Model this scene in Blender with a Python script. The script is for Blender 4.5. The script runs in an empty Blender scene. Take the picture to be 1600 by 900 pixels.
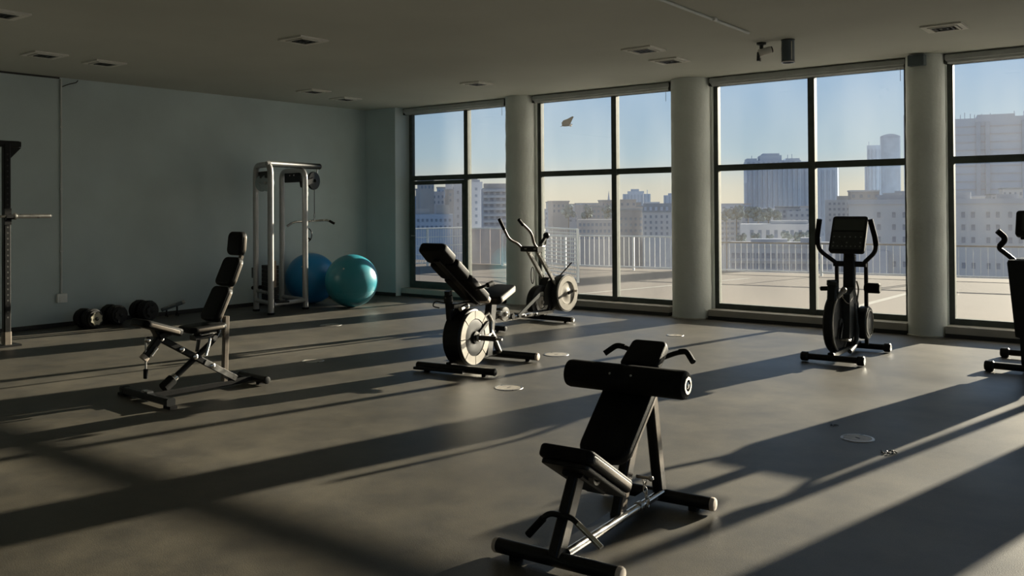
import bpy, bmesh, math, random
from mathutils import Vector, Matrix
random.seed(7)
R = math.radians
PI = math.pi
scn = bpy.context.scene
COL = scn.collection

# ------------------------------------------------------------------ camera
cam_data = bpy.data.cameras.new('camera')
cam_data.sensor_width = 36.0
cam_data.lens = 1407.1 / 1600 * 36
cam_data.shift_y = (311.37 - 450) / 1600
cam_data.clip_end = 6000
cam = bpy.data.objects.new('camera', cam_data)
COL.objects.link(cam)
yaw, pitch, roll = R(37.886), R(.494), R(-.371)
fwd = Vector((-math.sin(yaw) * math.cos(pitch), math.cos(yaw) * math.cos(pitch), math.sin(pitch)))
right0 = Vector((math.cos(yaw), math.sin(yaw), 0))
up0 = right0.cross(fwd)
rv = right0 * math.cos(roll) + up0 * math.sin(roll)
uv = -right0 * math.sin(roll) + up0 * math.cos(roll)
cam.matrix_world = Matrix((
    (rv.x, uv.x, -fwd.x, 0), (rv.y, uv.y, -fwd.y, 0), (rv.z, uv.z, -fwd.z, 1.5), (0, 0, 0, 1)))
scn.camera = cam

# ------------------------------------------------------------------ sky, sun, exposure
SUN_DIR = Vector((.20, .98, .2285)).normalized()
world = bpy.data.worlds.new('world')
scn.world = world
world.use_nodes = True
wn = world.node_tree
bg = wn.nodes['Background']
# clear evening sky: pale warm haze at the horizon, blue above, the same all round
wtc = wn.nodes.new('ShaderNodeTexCoord')
wsep = wn.nodes.new('ShaderNodeSeparateXYZ')
wn.links.new(wtc.outputs['Generated'], wsep.inputs[0])
wmr = wn.nodes.new('ShaderNodeMapRange')
wmr.inputs['From Min'].default_value = -.5
wmr.inputs['From Max'].default_value = 1.0
wn.links.new(wsep.outputs['Z'], wmr.inputs['Value'])
sky = wn.nodes.new('ShaderNodeValToRGB')
SKY = [(-.5, (.30, .30, .31)), (-.02, (.62, .58, .52)), (.0, (.76, .68, .54)), (.02, (.70, .67, .57)), (.055, (.48, .60, .67)),
       (.15, (.28, .46, .70)), (.35, (.20, .36, .60)), (1.0, (.12, .25, .48))]
el_ = sky.color_ramp.elements
while len(el_) < len(SKY):
    el_.new(.5)
for e_, (z_, c_) in zip(el_, SKY):
    e_.position = (z_ + .5) / 1.5
    e_.color = (*c_, 1)
wn.links.new(wmr.outputs[0], sky.inputs[0])
wn.links.new(sky.outputs[0], bg.inputs[0])
bg.inputs[1].default_value = 1.0
sun_data = bpy.data.lights.new('sun', 'SUN')
sun_data.energy = 22.0
sun_data.angle = R(.55)
sun_data.color = (1.0, .87, .68)
sun = bpy.data.objects.new('sun', sun_data)
COL.objects.link(sun)
sun.rotation_euler = (-SUN_DIR).to_track_quat('-Z', 'Y').to_euler()
sun.location = (3, 30, 12)
vs = scn.view_settings
vs.view_transform = 'Standard'
vs.look = 'None'
vs.exposure = 0.0
vs.gamma = 1.0
vs.use_curve_mapping = False


# ------------------------------------------------------------------ materials
def nodes_of(m):
    return m.node_tree.nodes, m.node_tree.links


def mat(name, col, rough=.5, metal=0.0, var=.0, scale=8.0, bump=0.0, bscale=60.0, spec=.5, rvar=0.0, col2=None):
    m = bpy.data.materials.new(name)
    m.use_nodes = True
    n, l = nodes_of(m)
    p = n['Principled BSDF']
    p.inputs['Base Color'].default_value = (*col, 1)
    p.inputs['Roughness'].default_value = rough
    p.inputs['Metallic'].default_value = metal
    p.inputs['Specular IOR Level'].default_value = spec
    tc = n.new('ShaderNodeTexCoord')
    if var or col2 or rvar:
        t = n.new('ShaderNodeTexNoise')
        t.inputs['Scale'].default_value = scale
        t.inputs['Detail'].default_value = 6
        l.new(tc.outputs['Object'], t.inputs['Vector'])
        r = n.new('ShaderNodeValToRGB')
        a = tuple(max(0, c * (1 - var)) for c in col)
        b = col2 if col2 else tuple(min(1, c * (1 + var)) for c in col)
        r.color_ramp.elements[0].position = .32
        r.color_ramp.elements[1].position = .70
        r.color_ramp.elements[0].color = (*a, 1)
        r.color_ramp.elements[1].color = (*b, 1)
        l.new(t.outputs['Fac'], r.inputs[0])
        l.new(r.outputs[0], p.inputs['Base Color'])
        if rvar:
            mr = n.new('ShaderNodeMapRange')
            mr.inputs['From Min'].default_value = .3
            mr.inputs['From Max'].default_value = .7
            mr.inputs['To Min'].default_value = rough - rvar
            mr.inputs['To Max'].default_value = rough + rvar
            l.new(t.outputs['Fac'], mr.inputs['Value'])
            l.new(mr.outputs[0], p.inputs['Roughness'])
    if bump:
        t2 = n.new('ShaderNodeTexNoise')
        t2.inputs['Scale'].default_value = bscale
        t2.inputs['Detail'].default_value = 4
        l.new(tc.outputs['Object'], t2.inputs['Vector'])
        b = n.new('ShaderNodeBump')
        b.inputs['Strength'].default_value = bump
        b.inputs['Distance'].default_value = .01
        l.new(t2.outputs['Fac'], b.inputs['Height'])
        l.new(b.outputs[0], p.inputs['Normal'])
    return m


def floor_material():
    m = mat('rubber_floor', (.049, .043, .031), .48, 0, .28, .55, .0, 60, 1.0, .07)
    n, l = nodes_of(m)
    p = n['Principled BSDF']
    ramp = [x for x in n if x.type == 'VALTORGB'][0]
    tc = [x for x in n if x.type == 'TEX_COORD'][0]
    fine = n.new('ShaderNodeTexNoise')
    fine.inputs['Scale'].default_value = 170
    fine.inputs['Detail'].default_value = 2
    l.new(tc.outputs['Object'], fine.inputs['Vector'])
    fr = n.new('ShaderNodeValToRGB')
    fr.color_ramp.elements[0].position = .40
    fr.color_ramp.elements[0].color = (.72, .72, .72, 1)
    fr.color_ramp.elements[1].position = .68
    fr.color_ramp.elements[1].color = (1.45, 1.42, 1.36, 1)
    l.new(fine.outputs['Fac'], fr.inputs[0])
    mid = n.new('ShaderNodeTexNoise')
    mid.inputs['Scale'].default_value = 3.1
    mid.inputs['Detail'].default_value = 9
    mid.inputs['Roughness'].default_value = .68
    l.new(tc.outputs['Object'], mid.inputs['Vector'])
    mrr = n.new('ShaderNodeValToRGB')
    mrr.color_ramp.elements[0].position = .36
    mrr.color_ramp.elements[0].color = (.58, .58, .58, 1)
    mrr.color_ramp.elements[1].position = .62
    mrr.color_ramp.elements[1].color = (1.30, 1.29, 1.25, 1)
    l.new(mid.outputs['Fac'], mrr.inputs[0])
    m1 = n.new('ShaderNodeMix'); m1.data_type = 'RGBA'; m1.blend_type = 'MULTIPLY'; m1.inputs[0].default_value = 1
    m2 = n.new('ShaderNodeMix'); m2.data_type = 'RGBA'; m2.blend_type = 'MULTIPLY'; m2.inputs[0].default_value = 1
    l.new(ramp.outputs[0], m1.inputs[6]); l.new(fr.outputs[0], m1.inputs[7])
    l.new(m1.outputs[2], m2.inputs[6]); l.new(mrr.outputs[0], m2.inputs[7])
    l.new(m2.outputs[2], p.inputs['Base Color'])
    b = n.new('ShaderNodeBump'); b.inputs['Strength'].default_value = .22; b.inputs['Distance'].default_value = .004
    l.new(fine.outputs['Fac'], b.inputs['Height']); l.new(b.outputs[0], p.inputs['Normal'])
    return m


def glass_material():
    m = bpy.data.materials.new('dusty_window_glass')
    m.use_nodes = True
    n, l = nodes_of(m)
    n.remove(n['Principled BSDF'])
    out = n['Material Output']
    tr = n.new('ShaderNodeBsdfTransparent'); tr.inputs[0].default_value = (.93, .95, .95, 1)
    gl = n.new('ShaderNodeBsdfGlossy'); gl.inputs['Roughness'].default_value = .02
    fr = n.new('ShaderNodeFresnel'); fr.inputs[0].default_value = 1.35
    mx = n.new('ShaderNodeMixShader')
    l.new(fr.outputs[0], mx.inputs[0]); l.new(tr.outputs[0], mx.inputs[1]); l.new(gl.outputs[0], mx.inputs[2])
    du = n.new('ShaderNodeBsdfTranslucent'); du.inputs[0].default_value = (.85, .82, .76, 1)
    tc = n.new('ShaderNodeTexCoord')
    t = n.new('ShaderNodeTexNoise'); t.inputs['Scale'].default_value = 1.3; t.inputs['Detail'].default_value = 8
    mp = n.new('ShaderNodeMapping'); mp.inputs['Scale'].default_value = (1, 1, .35)
    l.new(tc.outputs['Object'], mp.inputs[0]); l.new(mp.outputs[0], t.inputs['Vector'])
    mr = n.new('ShaderNodeMapRange')
    mr.inputs['From Min'].default_value = .35; mr.inputs['From Max'].default_value = .75
    mr.inputs['To Min'].default_value = .004; mr.inputs['To Max'].default_value = .020
    l.new(t.outputs['Fac'], mr.inputs['Value'])
    m2 = n.new('ShaderNodeMixShader')
    l.new(mr.outputs[0], m2.inputs[0]); l.new(mx.outputs[0], m2.inputs[1]); l.new(du.outputs[0], m2.inputs[2])
    l.new(m2.outputs[0], out.inputs[0])
    return m


M = {}
M['floor'] = floor_material()
M['glass'] = glass_material()
M['wall'] = mat('grey_wall_paint', (.50, .585, .60), .62, 0, .07, 1.2, .12, 90, .4)
M['ceiling'] = mat('ceiling_paint', (.50, .51, .46), .75, 0, .05, .8, .08, 60, .3)
M['column'] = mat('column_plaster', (.70, .73, .70), .7, 0, .08, 2.0, .35, 25, .3)
M['frame'] = mat('dark_bronze_frame', (.085, .098, .09), .6, 0, .15, 9, .05, 200, .12)
M['curb'] = mat('pale_curb_paint', (.42, .40, .36), .7, 0, .1, 3, .1, 60)
M['base'] = mat('dark_baseboard', (.022, .022, .021), .55, 0, .2, 4)
M['blind'] = mat('grey_blind_fabric', (.46, .48, .48), .7, 0, .08, 5, .1, 250)
M['vinyl'] = mat('black_vinyl', (.006, .006, .006), .5, 0, .3, 12, .2, 220, .10)
M['foam'] = mat('black_foam_rubber', (.007, .007, .007), .65, 0, .3, 20, .3, 400, .10)
M['blackmetal'] = mat('black_powder_coat', (.008, .008, .008), .38, 0, .3, 20, .12, 300, .25)
M['brown_and_sunlit'] = mat('brown_coat_and_sunlit_sides', (.13, .108, .085), .42, .1, .2, 20, .1, 300, .5)  # brown metal, raised to tan for the painted sunlit pad sides
M['plastic'] = mat('black_plastic', (.009, .010, .010), .45, 0, .2, 15, .1, 250, .25)
M['greyplastic'] = mat('dark_grey_plastic', (.03, .034, .034), .42, 0, .15, 15, 0, 60, .35)
M['chrome'] = mat('worn_chrome', (.62, .60, .57), .22, 1, .12, 14, .03, 120, .5, .08)
M['steel'] = mat('brushed_steel', (.40, .39, .37), .32, 1, .15, 18, .05, 200, .5, .08)
M['tubepaint'] = mat('silver_grey_tube_paint', (.42, .42, .42), .28, .45, .08, 8, .03, 150)
M['capsunlit'] = mat('sunlit_end_cap_plastic', (.45, .38, .32), .5, 0, .1, 20)  # pale pink is sun on plastic put into the colour
M['wheelring'] = mat('pale_flywheel_ring', (.30, .275, .24), .42, .2, .12, 10)
M['ballblue'] = mat('deep_blue_ball_rubber', (.02, .22, .48), .28, 0, .05, 4, 0, 60, .5)
M['ballteal'] = mat('teal_ball_rubber', (.035, .25, .32), .30, 0, .05, 4, 0, 60, .5)
M['ballplug'] = mat('ball_plug_white', (.6, .6, .58), .5)
M['screen'] = mat('dark_lcd_screen', (.03, .038, .034), .15, 0, .1, 5)
M['button'] = mat('grey_console_button', (.16, .17, .16), .5)
M['white'] = mat('white_plastic', (.75, .77, .76), .45, 0, .04, 8)
M['diffuser'] = mat('vent_paint', (.70, .69, .64), .6, 0, .06, 8)
M['ventdark'] = mat('vent_dark', (.03, .03, .028), .8)
M['cover'] = mat('brushed_floor_cover', (.42, .38, .32), .45, .4, .25, 22, .1, 120)
M['conduit'] = mat('painted_conduit', (.62, .65, .64), .5, 0, .06, 5)
M['bluebox'] = mat('dark_blue_grey_plastic', (.075, .10, .115), .5, 0, .1, 8)
M['cable'] = mat('steel_cable', (.05, .05, .05), .4, .6)
M['hub'] = mat('pale_dumbbell_hub', (.40, .37, .27), .6, 0, .15, 30)
M['stack'] = mat('dark_weight_plate', (.010, .010, .010), .5, 0, .3, 20, 0, 60, .3)
M['stacklit'] = mat('sunlit_brown_shroud', (.16, .13, .10), .5, .1, .1, 10)  # brown is the sunlit right side put into the colour
M['pulley'] = mat('clear_pulley_plastic', (.30, .36, .38), .25, 0, .1, 12)
# outdoors; distance haze is put into the far facade, tower and tree colours
M['terrace'] = mat('terrace_concrete', (.092, .077, .068), .85, 0, .12, .35, .1, 20, .25)
M['terraceline'] = mat('terrace_line_paint', (.24, .23, .20), .7, 0, .1, 4)
M['rail'] = mat('pale_rail_paint', (.55, .56, .56), .5, .1, .08, 5)
M['darkrail'] = mat('dark_hand_rail', (.13, .12, .12), .5, .2, .1, 5)
M['hoarding'] = mat('pinkish_hoarding', (.46, .40, .40), .8, 0, .15, 1.5, spec=.0)
M['ground'] = mat('city_ground', (.30, .32, .35), .9, 0, .25, .02, spec=.0)
M['bwhite'] = mat('white_facade', (.43, .44, .47), .85, 0, .06, .08, spec=.0)
M['bgrey'] = mat('grey_facade', (.36, .39, .45), .85, 0, .08, .08, spec=.0)
M['bbeige'] = mat('beige_facade', (.38, .36, .36), .85, 0, .08, .08, spec=.0)
M['bbrown'] = mat('brown_grey_facade', (.27, .275, .30), .85, 0, .08, .08, spec=.0)
M['bblue'] = mat('blue_grey_facade', (.34, .40, .50), .8, 0, .06, .08, spec=.0)
M['tower'] = mat('haze_tinted_tower', (.38, .45, .55), .75, 0, .05, .05, spec=.0)
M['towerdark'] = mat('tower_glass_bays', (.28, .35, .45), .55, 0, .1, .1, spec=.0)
M['bwin'] = mat('facade_window_glass', (.16, .20, .27), .45, 0, .25, .3, spec=.15)
M['roofgrey'] = mat('slate_roof', (.24, .27, .31), .85, 0, .1, .2, spec=.0)
M['tree'] = mat('haze_lightened_leaves', (.17, .21, .22), .9, 0, .3, .6, spec=.0)
M['bark'] = mat('tree_bark', (.14, .12, .11), .9)
M['bird'] = mat('dark_bird_feathers', (.012, .014, .012), .9, 0, .2, 30, 0, 60, .1)
M['birdpale'] = mat('pale_bird_belly', (.55, .47, .40), .7)


# ------------------------------------------------------------------ mesh helpers
class G:
    def __init__(s):
        s.v = []
        s.f = []

    def add(s, vs_, fs_):
        o = len(s.v)
        s.v += [tuple(v) for v in vs_]
        s.f += [tuple(i + o for i in f) for f in fs_]
        return s

    def box(s, c, size, Rm=None):
        x, y, z = (d / 2 for d in size)
        c = Vector(c)
        P = [Vector((i * x, j * y, k * z)) for k in (-1, 1) for j in (-1, 1) for i in (-1, 1)]
        if Rm is not None:
            P = [Rm @ p for p in P]
        return s.add([p + c for p in P], [(0, 2, 3, 1), (4, 5, 7, 6), (0, 1, 5, 4), (1, 3, 7, 5), (3, 2, 6, 7), (2, 0, 4, 6)])

    def bx(s, x0, x1, y0, y1, z0, z1):
        return s.box(((x0 + x1) / 2, (y0 + y1) / 2, (z0 + z1) / 2), (x1 - x0, y1 - y0, z1 - z0))

    def bar(s, p0, p1, w, h, side=(0, 1, 0)):
        """bar of rectangular section (with small chamfers); w along side, h across it"""
        p0, p1 = Vector(p0), Vector(p1)
        d = (p1 - p0).normalized()
        a = Vector(side)
        a = (a - d * a.dot(d)).normalized()
        b = d.cross(a)
        c = min(w, h) * .16
        sec = [(w / 2 - c, h / 2), (w / 2, h / 2 - c), (w / 2, -h / 2 + c), (w / 2 - c, -h / 2),
               (-w / 2 + c, -h / 2), (-w / 2, -h / 2 + c), (-w / 2, h / 2 - c), (-w / 2 + c, h / 2)]
        V = [p0 + a * u + b * v for u, v in sec] + [p1 + a * u + b * v for u, v in sec]
        F = [(i, (i + 1) % 8, (i + 1) % 8 + 8, i + 8) for i in range(8)] + [tuple(range(7, -1, -1)), tuple(range(8, 16))]
        return s.add(V, F)

    def tube(s, pts, r, n=10, closed=False):
        pts = [Vector(p) for p in pts]
        k = len(pts)
        rs = r if isinstance(r, (list, tuple)) else [r] * k
        T = []
        for i in range(k):
            a = pts[i - 1] if (i > 0 or closed) else pts[i]
            b = pts[(i + 1) % k] if (i < k - 1 or closed) else pts[i]
            T.append((b - a).normalized())
        nrm = T[0].orthogonal().normalized()
        V = []
        for i in range(k):
            nrm = (nrm - T[i] * nrm.dot(T[i])).normalized()
            bi = T[i].cross(nrm)
            for j in range(n):
                t = 2 * PI * j / n
                V.append(pts[i] + (nrm * math.cos(t) + bi * math.sin(t)) * rs[i])
        F = []
        for i in range(k if closed else k - 1):
            for j in range(n):
                a, b = i * n + j, i * n + (j + 1) % n
                i2 = (i + 1) % k
                F.append((a, b, i2 * n + (j + 1) % n, i2 * n + j))
        if not closed:
            F.append(tuple(range(n - 1, -1, -1)))
            F.append(tuple(range((k - 1) * n, k * n)))
        return s.add(V, F)

    def cyl(s, p0, p1, r, n=20, bev=.0):
        p0, p1 = Vector(p0), Vector(p1)
        d = (p1 - p0).normalized()
        if bev:
            return s.tube([p0, p0 + d * bev, p1 - d * bev, p1], [r - bev, r, r, r - bev], n)
        return s.tube([p0, p1], r, n)

    def lathe(s, prof, n=32, Mx=None):
        """profile of (radius, height) turned round local Z; open ends are capped"""
        V = []
        k = len(prof)
        for (r, z) in prof:
            for j in range(n):
                t = 2 * PI * j / n
                V.append(Vector((r * math.cos(t), r * math.sin(t), z)))
        F = []
        for i in range(k - 1):
            for j in range(n):
                F.append((i * n + j, i * n + (j + 1) % n, (i + 1) * n + (j + 1) % n, (i + 1) * n + j))
        F.append(tuple(range(n - 1, -1, -1)))
        F.append(tuple(range((k - 1) * n, k * n)))
        if Mx is not None:
            V = [Mx @ v for v in V]
        return s.add(V, F)

    def ring(s, prof, n=36, Mx=None):
        """closed profile turned round local Z"""
        V = []
        k = len(prof)
        for (r, z) in prof:
            for j in range(n):
                t = 2 * PI * j / n
                V.append(Vector((r * math.cos(t), r * math.sin(t), z)))
        F = []
        for i in range(k):
            i2 = (i + 1) % k
            for j in range(n):
                F.append((i * n + j, i * n + (j + 1) % n, i2 * n + (j + 1) % n, i2 * n + j))
        if Mx is not None:
            V = [Mx @ v for v in V]
        return s.add(V, F)

    def pad(s, Mx, L, W, T, rc=.04, b=.015, taper=1.0, crown=0.0):
        """upholstered pad: local x 0..L, y +-W/2, z -T/2..T/2, rounded corners and edges; width at far end W*taper"""
        nc = 6
        lay = []
        for a in range(5):
            t = PI / 2 * a / 4
            lay.append((b * (1 - math.sin(t)), -T / 2 + b * (1 - math.cos(t))))
        lay += [(e, -z) for e, z in reversed(lay)]
        V = []
        for e, z in lay:
            l2, w2, rr = L / 2 - e, W / 2 - e, max(rc - e, .003)
            for (cx, cy, a0) in ((l2 - rr, w2 - rr, 0), (-l2 + rr, w2 - rr, 90), (-l2 + rr, -w2 + rr, 180), (l2 - rr, -w2 + rr, 270)):
                for q in range(nc):
                    t = R(a0 + 90 * q / (nc - 1))
                    x, y = cx + rr * math.cos(t), cy + rr * math.sin(t)
                    f = (x + L / 2) / L
                    y *= 1 + (taper - 1) * f
                    V.append(Mx @ Vector((x + L / 2, y, z + crown * math.sin(f * PI))))
        n = nc * 4
        F = []
        for i in range(len(lay) - 1):
            for j in range(n):
                F.append((i * n + j, i * n + (j + 1) % n, (i + 1) * n + (j + 1) % n, (i + 1) * n + j))
        F.append(tuple(range(n - 1, -1, -1)))
        F.append(tuple(range((len(lay) - 1) * n, len(lay) * n)))
        return s.add(V, F)

    def prism(s, poly, t, Mx):
        """polygon in local xy, extruded +-t/2 along local z"""
        n = len(poly)
        V = [Mx @ Vector((x, y, -t / 2)) for x, y in poly] + [Mx @ Vector((x, y, t / 2)) for x, y in poly]
        F = [(i, (i + 1) % n, (i + 1) % n + n, i + n) for i in range(n)] + [tuple(range(n - 1, -1, -1)), tuple(range(n, 2 * n))]
        return s.add(V, F)

    def ball(s, c, r, nu=24, nv=14, sq=(1, 1, 1)):
        c = Vector(c)
        V = [c + Vector((0, 0, -r * sq[2]))]
        for i in range(1, nv):
            p = -PI / 2 + PI * i / nv
            for j in range(nu):
                t = 2 * PI * j / nu
                V.append(c + Vector((r * sq[0] * math.cos(p) * math.cos(t), r * sq[1] * math.cos(p) * math.sin(t), r * sq[2] * math.sin(p))))
        V.append(c + Vector((0, 0, r * sq[2])))
        F = [(0, 1 + (j + 1) % nu, 1 + j) for j in range(nu)]
        for i in range(nv - 2):
            for j in range(nu):
                a = 1 + i * nu
                F.append((a + j, a + (j + 1) % nu, a + nu + (j + 1) % nu, a + nu + j))
        e = len(V) - 1
        a = 1 + (nv - 2) * nu
        F += [(a + j, a + (j + 1) % nu, e) for j in range(nu)]
        return s.add(V, F)


def fillet(pts, r, seg=6):
    """round the corners of a polyline"""
    pts = [Vector(p) for p in pts]
    out = [pts[0]]
    for i in range(1, len(pts) - 1):
        a, b, c = pts[i - 1], pts[i], pts[i + 1]
        u, w = (a - b), (c - b)
        rr = min(r, u.length * .48, w.length * .48)
        p, q = b + u.normalized() * rr, b + w.normalized() * rr
        for k in range(seg + 1):
            t = k / seg
            out.append(p * (1 - t) ** 2 + b * 2 * t * (1 - t) + q * t * t)
    out.append(pts[-1])
    return out


def obj(name, g, m, parent=None, smooth=True, ang=38):
    me = bpy.data.meshes.new(name)
    me.from_pydata(g.v, [], g.f)
    me.validate()
    bm = bmesh.new()
    bm.from_mesh(me)
    bmesh.ops.recalc_face_normals(bm, faces=bm.faces)
    bm.to_mesh(me)
    bm.free()
    if smooth:
        me.shade_smooth()
        me.set_sharp_from_angle(angle=R(ang))
    me.materials.append(M[m])
    o = bpy.data.objects.new(name, me)
    COL.objects.link(o)
    if parent is not None:
        o.parent = parent
    return o


def share(src, name, parent, loc=(0, 0, 0), rz=0, scale=None):
    """another object on the same mesh"""
    o = bpy.data.objects.new(name, src.data)
    COL.objects.link(o)
    o.parent = parent
    o.location = loc
    o.rotation_euler = (0, 0, rz)
    if scale:
        o.scale = scale
    return o


def tag(o, label, cat, group=None):
    o['label'] = label
    o['category'] = cat
    if group:
        o['group'] = group
    return o


def thing(name, label, cat, loc=(0, 0, 0), rz=0, group=None):
    o = bpy.data.objects.new(name, None)
    o.empty_display_size = .1
    COL.objects.link(o)
    o.location = loc
    o.rotation_euler = (0, 0, rz)
    return tag(o, label, cat, group)


def struct(name, g, m, parent=None, smooth=True):
    o = obj(name, g, m, parent, smooth)
    if parent is None:
        o['kind'] = 'structure'
    return o


def padM(p0, p1, lat=0.0):
    """frame of a pad in a machine's middle plane: x from p0=(s,z) to p1=(s,z), y sideways, z its upper face"""
    d = Vector((p1[0] - p0[0], 0, p1[1] - p0[1]))
    L = d.length
    X = d.normalized()
    Y = Vector((0, 1, 0))
    Z = X.cross(Y)
    Mx = Matrix(((X.x, Y.x, Z.x, p0[0]), (X.y, Y.y, Z.y, lat), (X.z, Y.z, Z.z, p0[1]), (0, 0, 0, 1)))
    return Mx, L


def axisY(c):
    """lathe frame: turning axis along local -Y (to a machine's right side), centred at c"""
    return Matrix.Translation(Vector(c)) @ Matrix.Rotation(R(90), 4, 'X')


# ------------------------------------------------------------------ the room
XL, XR, YB, YW, CE = -11.70, 5.2, -4.0, 11.25, 3.207
struct('floor', G().bx(XL - .3, XR + .3, YB - .3, 11.5, -.3, 0), 'floor')
struct('ceiling', G().bx(XL - .3, XR + .3, YB - .3, 11.5, CE, CE + .3), 'ceiling')
struct('wall_left', G().bx(XL - .3, XL, YB - .3, 11.5, 0, CE), 'wall')
FILL_WINDOWS = [(-3.2, -.2), (.3, 3.3), (3.8, 6.8), (7.3, 10.3)]     # unseen windows added in the right hand wall to fill the shadows
wr = struct('wall_right', G().bx(XR, XR + .3, YB - .3, 11.5, 0, .2), 'wall')
edges = [YB - .3] + [v for p in FILL_WINDOWS for v in p] + [11.5]
for k in range(0, len(edges), 2):
    obj('wall_pier', G().bx(XR, XR + .3, edges[k], edges[k + 1], .2, CE), 'wall', wr)
for k, (y0, y1) in enumerate(FILL_WINDOWS):
    w = bpy.data.objects.new('window_%d' % (k + 6), None)  # added fill window, out of view
    COL.objects.link(w)
    w['kind'] = 'structure'
    for a, b, c, d in ((y0, y0 + .06, .2, CE), (y1 - .06, y1, .2, CE), ((y0 + y1) / 2 - .04, (y0 + y1) / 2 + .04, .2, CE)):
        obj('stile', G().bx(XR + .08, XR + .16, a, b, c, d), 'frame', w, False)
    for a, b in ((.2, .27), (1.965, 2.045), (3.1, CE)):
        obj('rail', G().bx(XR + .085, XR + .155, y0 + .06, y1 - .06, a, b), 'frame', w, False)
    obj('pane', G().bx(XR + .117, XR + .123, y0, y1, .2, CE), 'glass', w, False)
struct('wall_back', G().bx(XL, XR, YB - .3, YB, 0, CE), 'wall')
struct('baseboard_left', G().bx(XL, XL + .018, YB, 10.87, 0, .055), 'base')
struct('baseboard_back', G().bx(XL + .02, XR, YB, YB + .018, 0, .08), 'base')
# corner pier and the strips of wall behind the columns
WIN = [(-10.97, -9.67, -8.74), (-8.21, -6.84, -5.86), (-5.28, -3.96, -2.80), (-2.39, -.35, .12), (.60, 1.85, 3.05)]
struct('wall_front_pier', G().bx(XL, -10.97, 10.87, 11.30, 0, CE), 'wall')
struct('baseboard_pier', G().bx(XL + .02, -10.97, 10.855, 10.87, 0, .055), 'base')
for i in range(len(WIN)):
    x0 = WIN[i][2]
    x1 = WIN[i + 1][0] if i + 1 < len(WIN) else XR
    struct('wall_front_%d' % (i + 1), G().bx(x0, x1, 11.17, 11.30, 0, CE), 'column')
for i, (x0, xm, x1) in enumerate(WIN):
    struct('trim_sill_%d' % (i + 1), G().bx(x0, x1, 11.0, 11.5, .045, .125), 'curb')
    struct('baseboard_front_%d' % (i + 1), G().bx(x0, x1, 10.99, 11.5, 0, .045), 'base')
# columns
COLS = [(-8.475, 11.12, .235), (-5.565, 11.10, .262), (-2.60, 11.10, .208), (.36, 11.10, .235)]
for i, (x, y, r) in enumerate(COLS):
    g = G()
    prof = [(r, 0)]
    k = 26
    for q in range(k + 1):
        prof.append((r + .0025 * math.sin(q * 2.3 + i) + random.uniform(-.0015, .0015), .02 + (CE - .02) * q / k))
    g.lathe(prof, 40, Matrix.Translation((x, y, 0)))
    c = struct('column_%d' % (i + 1), g, 'column')
    struct('base_ring', G().ring([(r - .01, 0), (r + .014, 0), (r + .014, .012), (r - .01, .02)], 40, Matrix.Translation((x, y, 0))), 'curb', c)

# windows: frame members and panes
ZB0, ZB, ZT0, ZT1, ZH = .125, .195, 1.965, 2.045, 3.10
for i, (x0, xm, x1) in enumerate(WIN):
    w = bpy.data.objects.new('window_%d' % (i + 1), None)
    COL.objects.link(w)
    w['kind'] = 'structure'
    w.location = (0, 0, 0)
    Y0, Y1 = YW - .04, YW + .04
    sw = .06
    obj('stile', G().bx(x0, x0 + sw, Y0, Y1, ZB0, CE), 'frame', w, False)
    obj('stile', G().bx(x1 - sw, x1, Y0, Y1, ZB0, CE), 'frame', w, False)
    obj('mullion', G().bx(xm - .042, xm + .042, Y0 - .01, Y1, ZB0, CE), 'frame', w, False)
    obj('bottom_rail', G().bx(x0 + sw, x1 - sw, Y0 + .004, Y1 - .004, ZB0, ZB), 'frame', w, False)
    obj('head_rail', G().bx(x0 + sw, x1 - sw, Y0 + .004, Y1 - .004, ZH, CE), 'frame', w, False)
    for a, b in ((x0 + sw, xm - .042), (xm + .042, x1 - sw)):
        obj('transom', G().bx(a, b, Y0 + .002, Y1 - .002, ZT0, ZT1), 'frame', w, False)
        obj('pane', G().bx(a, b, YW - .003, YW + .003, ZB, ZT0), 'glass', w, False)
        obj('pane', G().bx(a, b, YW - .003, YW + .003, ZT1, ZH), 'glass', w, False)
    if i == 0:
        a, b = x0 + sw, xm - .042
        s = obj('door_sash', G().bx(a, a + .075, Y0 - .03, Y0, ZB, ZT0 - .01).bx(b - .03, b + .02, Y0 - .03, Y0, ZB, ZT0 - .01)
                .bx(a + .075, b - .03, Y0 - .03, Y0, ZT0 - .075, ZT0 - .01).bx(a + .075, b - .03, Y0 - .03, Y0, ZB, ZB + .05), 'frame', w, False)
        obj('door_handle', G().tube(fillet([(a + .04, Y0 - .03, 1.02), (a + .04, Y0 - .07, 1.02), (a + .15, Y0 - .07, 1.02)], .02), .009, 8), 'steel', s)

# ------------------------------------------------------------------ recumbent exercise machine in the middle distance and its neighbours first: largest things
def crossbar(parent, s, l0, l1, r=.03, z=None, m='blackmetal', cap='capsunlit', name='crossbar', foot=True):
    z = r + .012 if z is None else z
    c = obj(name, G().cyl((s, l0, z), (s, l1, z), r, 18), m, parent)
    for l, sg in ((l0, -1), (l1, 1)):
        obj('end_cap', G().lathe([(r * 1.04, 0), (r * 1.04, .012), (r * .9, .02), (r * .55, .023)], 18,
            Matrix.Translation((s, l, z)) @ Matrix.Rotation(R(-90 * sg), 4, 'X')), cap, c)
        if foot:
            obj('rubber_foot', G().bx(s - .025, s + .025, l - sg * .09 - .02, l - sg * .09 + .02, 0, z - r * .7), 'foam', c, False)
    return c


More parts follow.
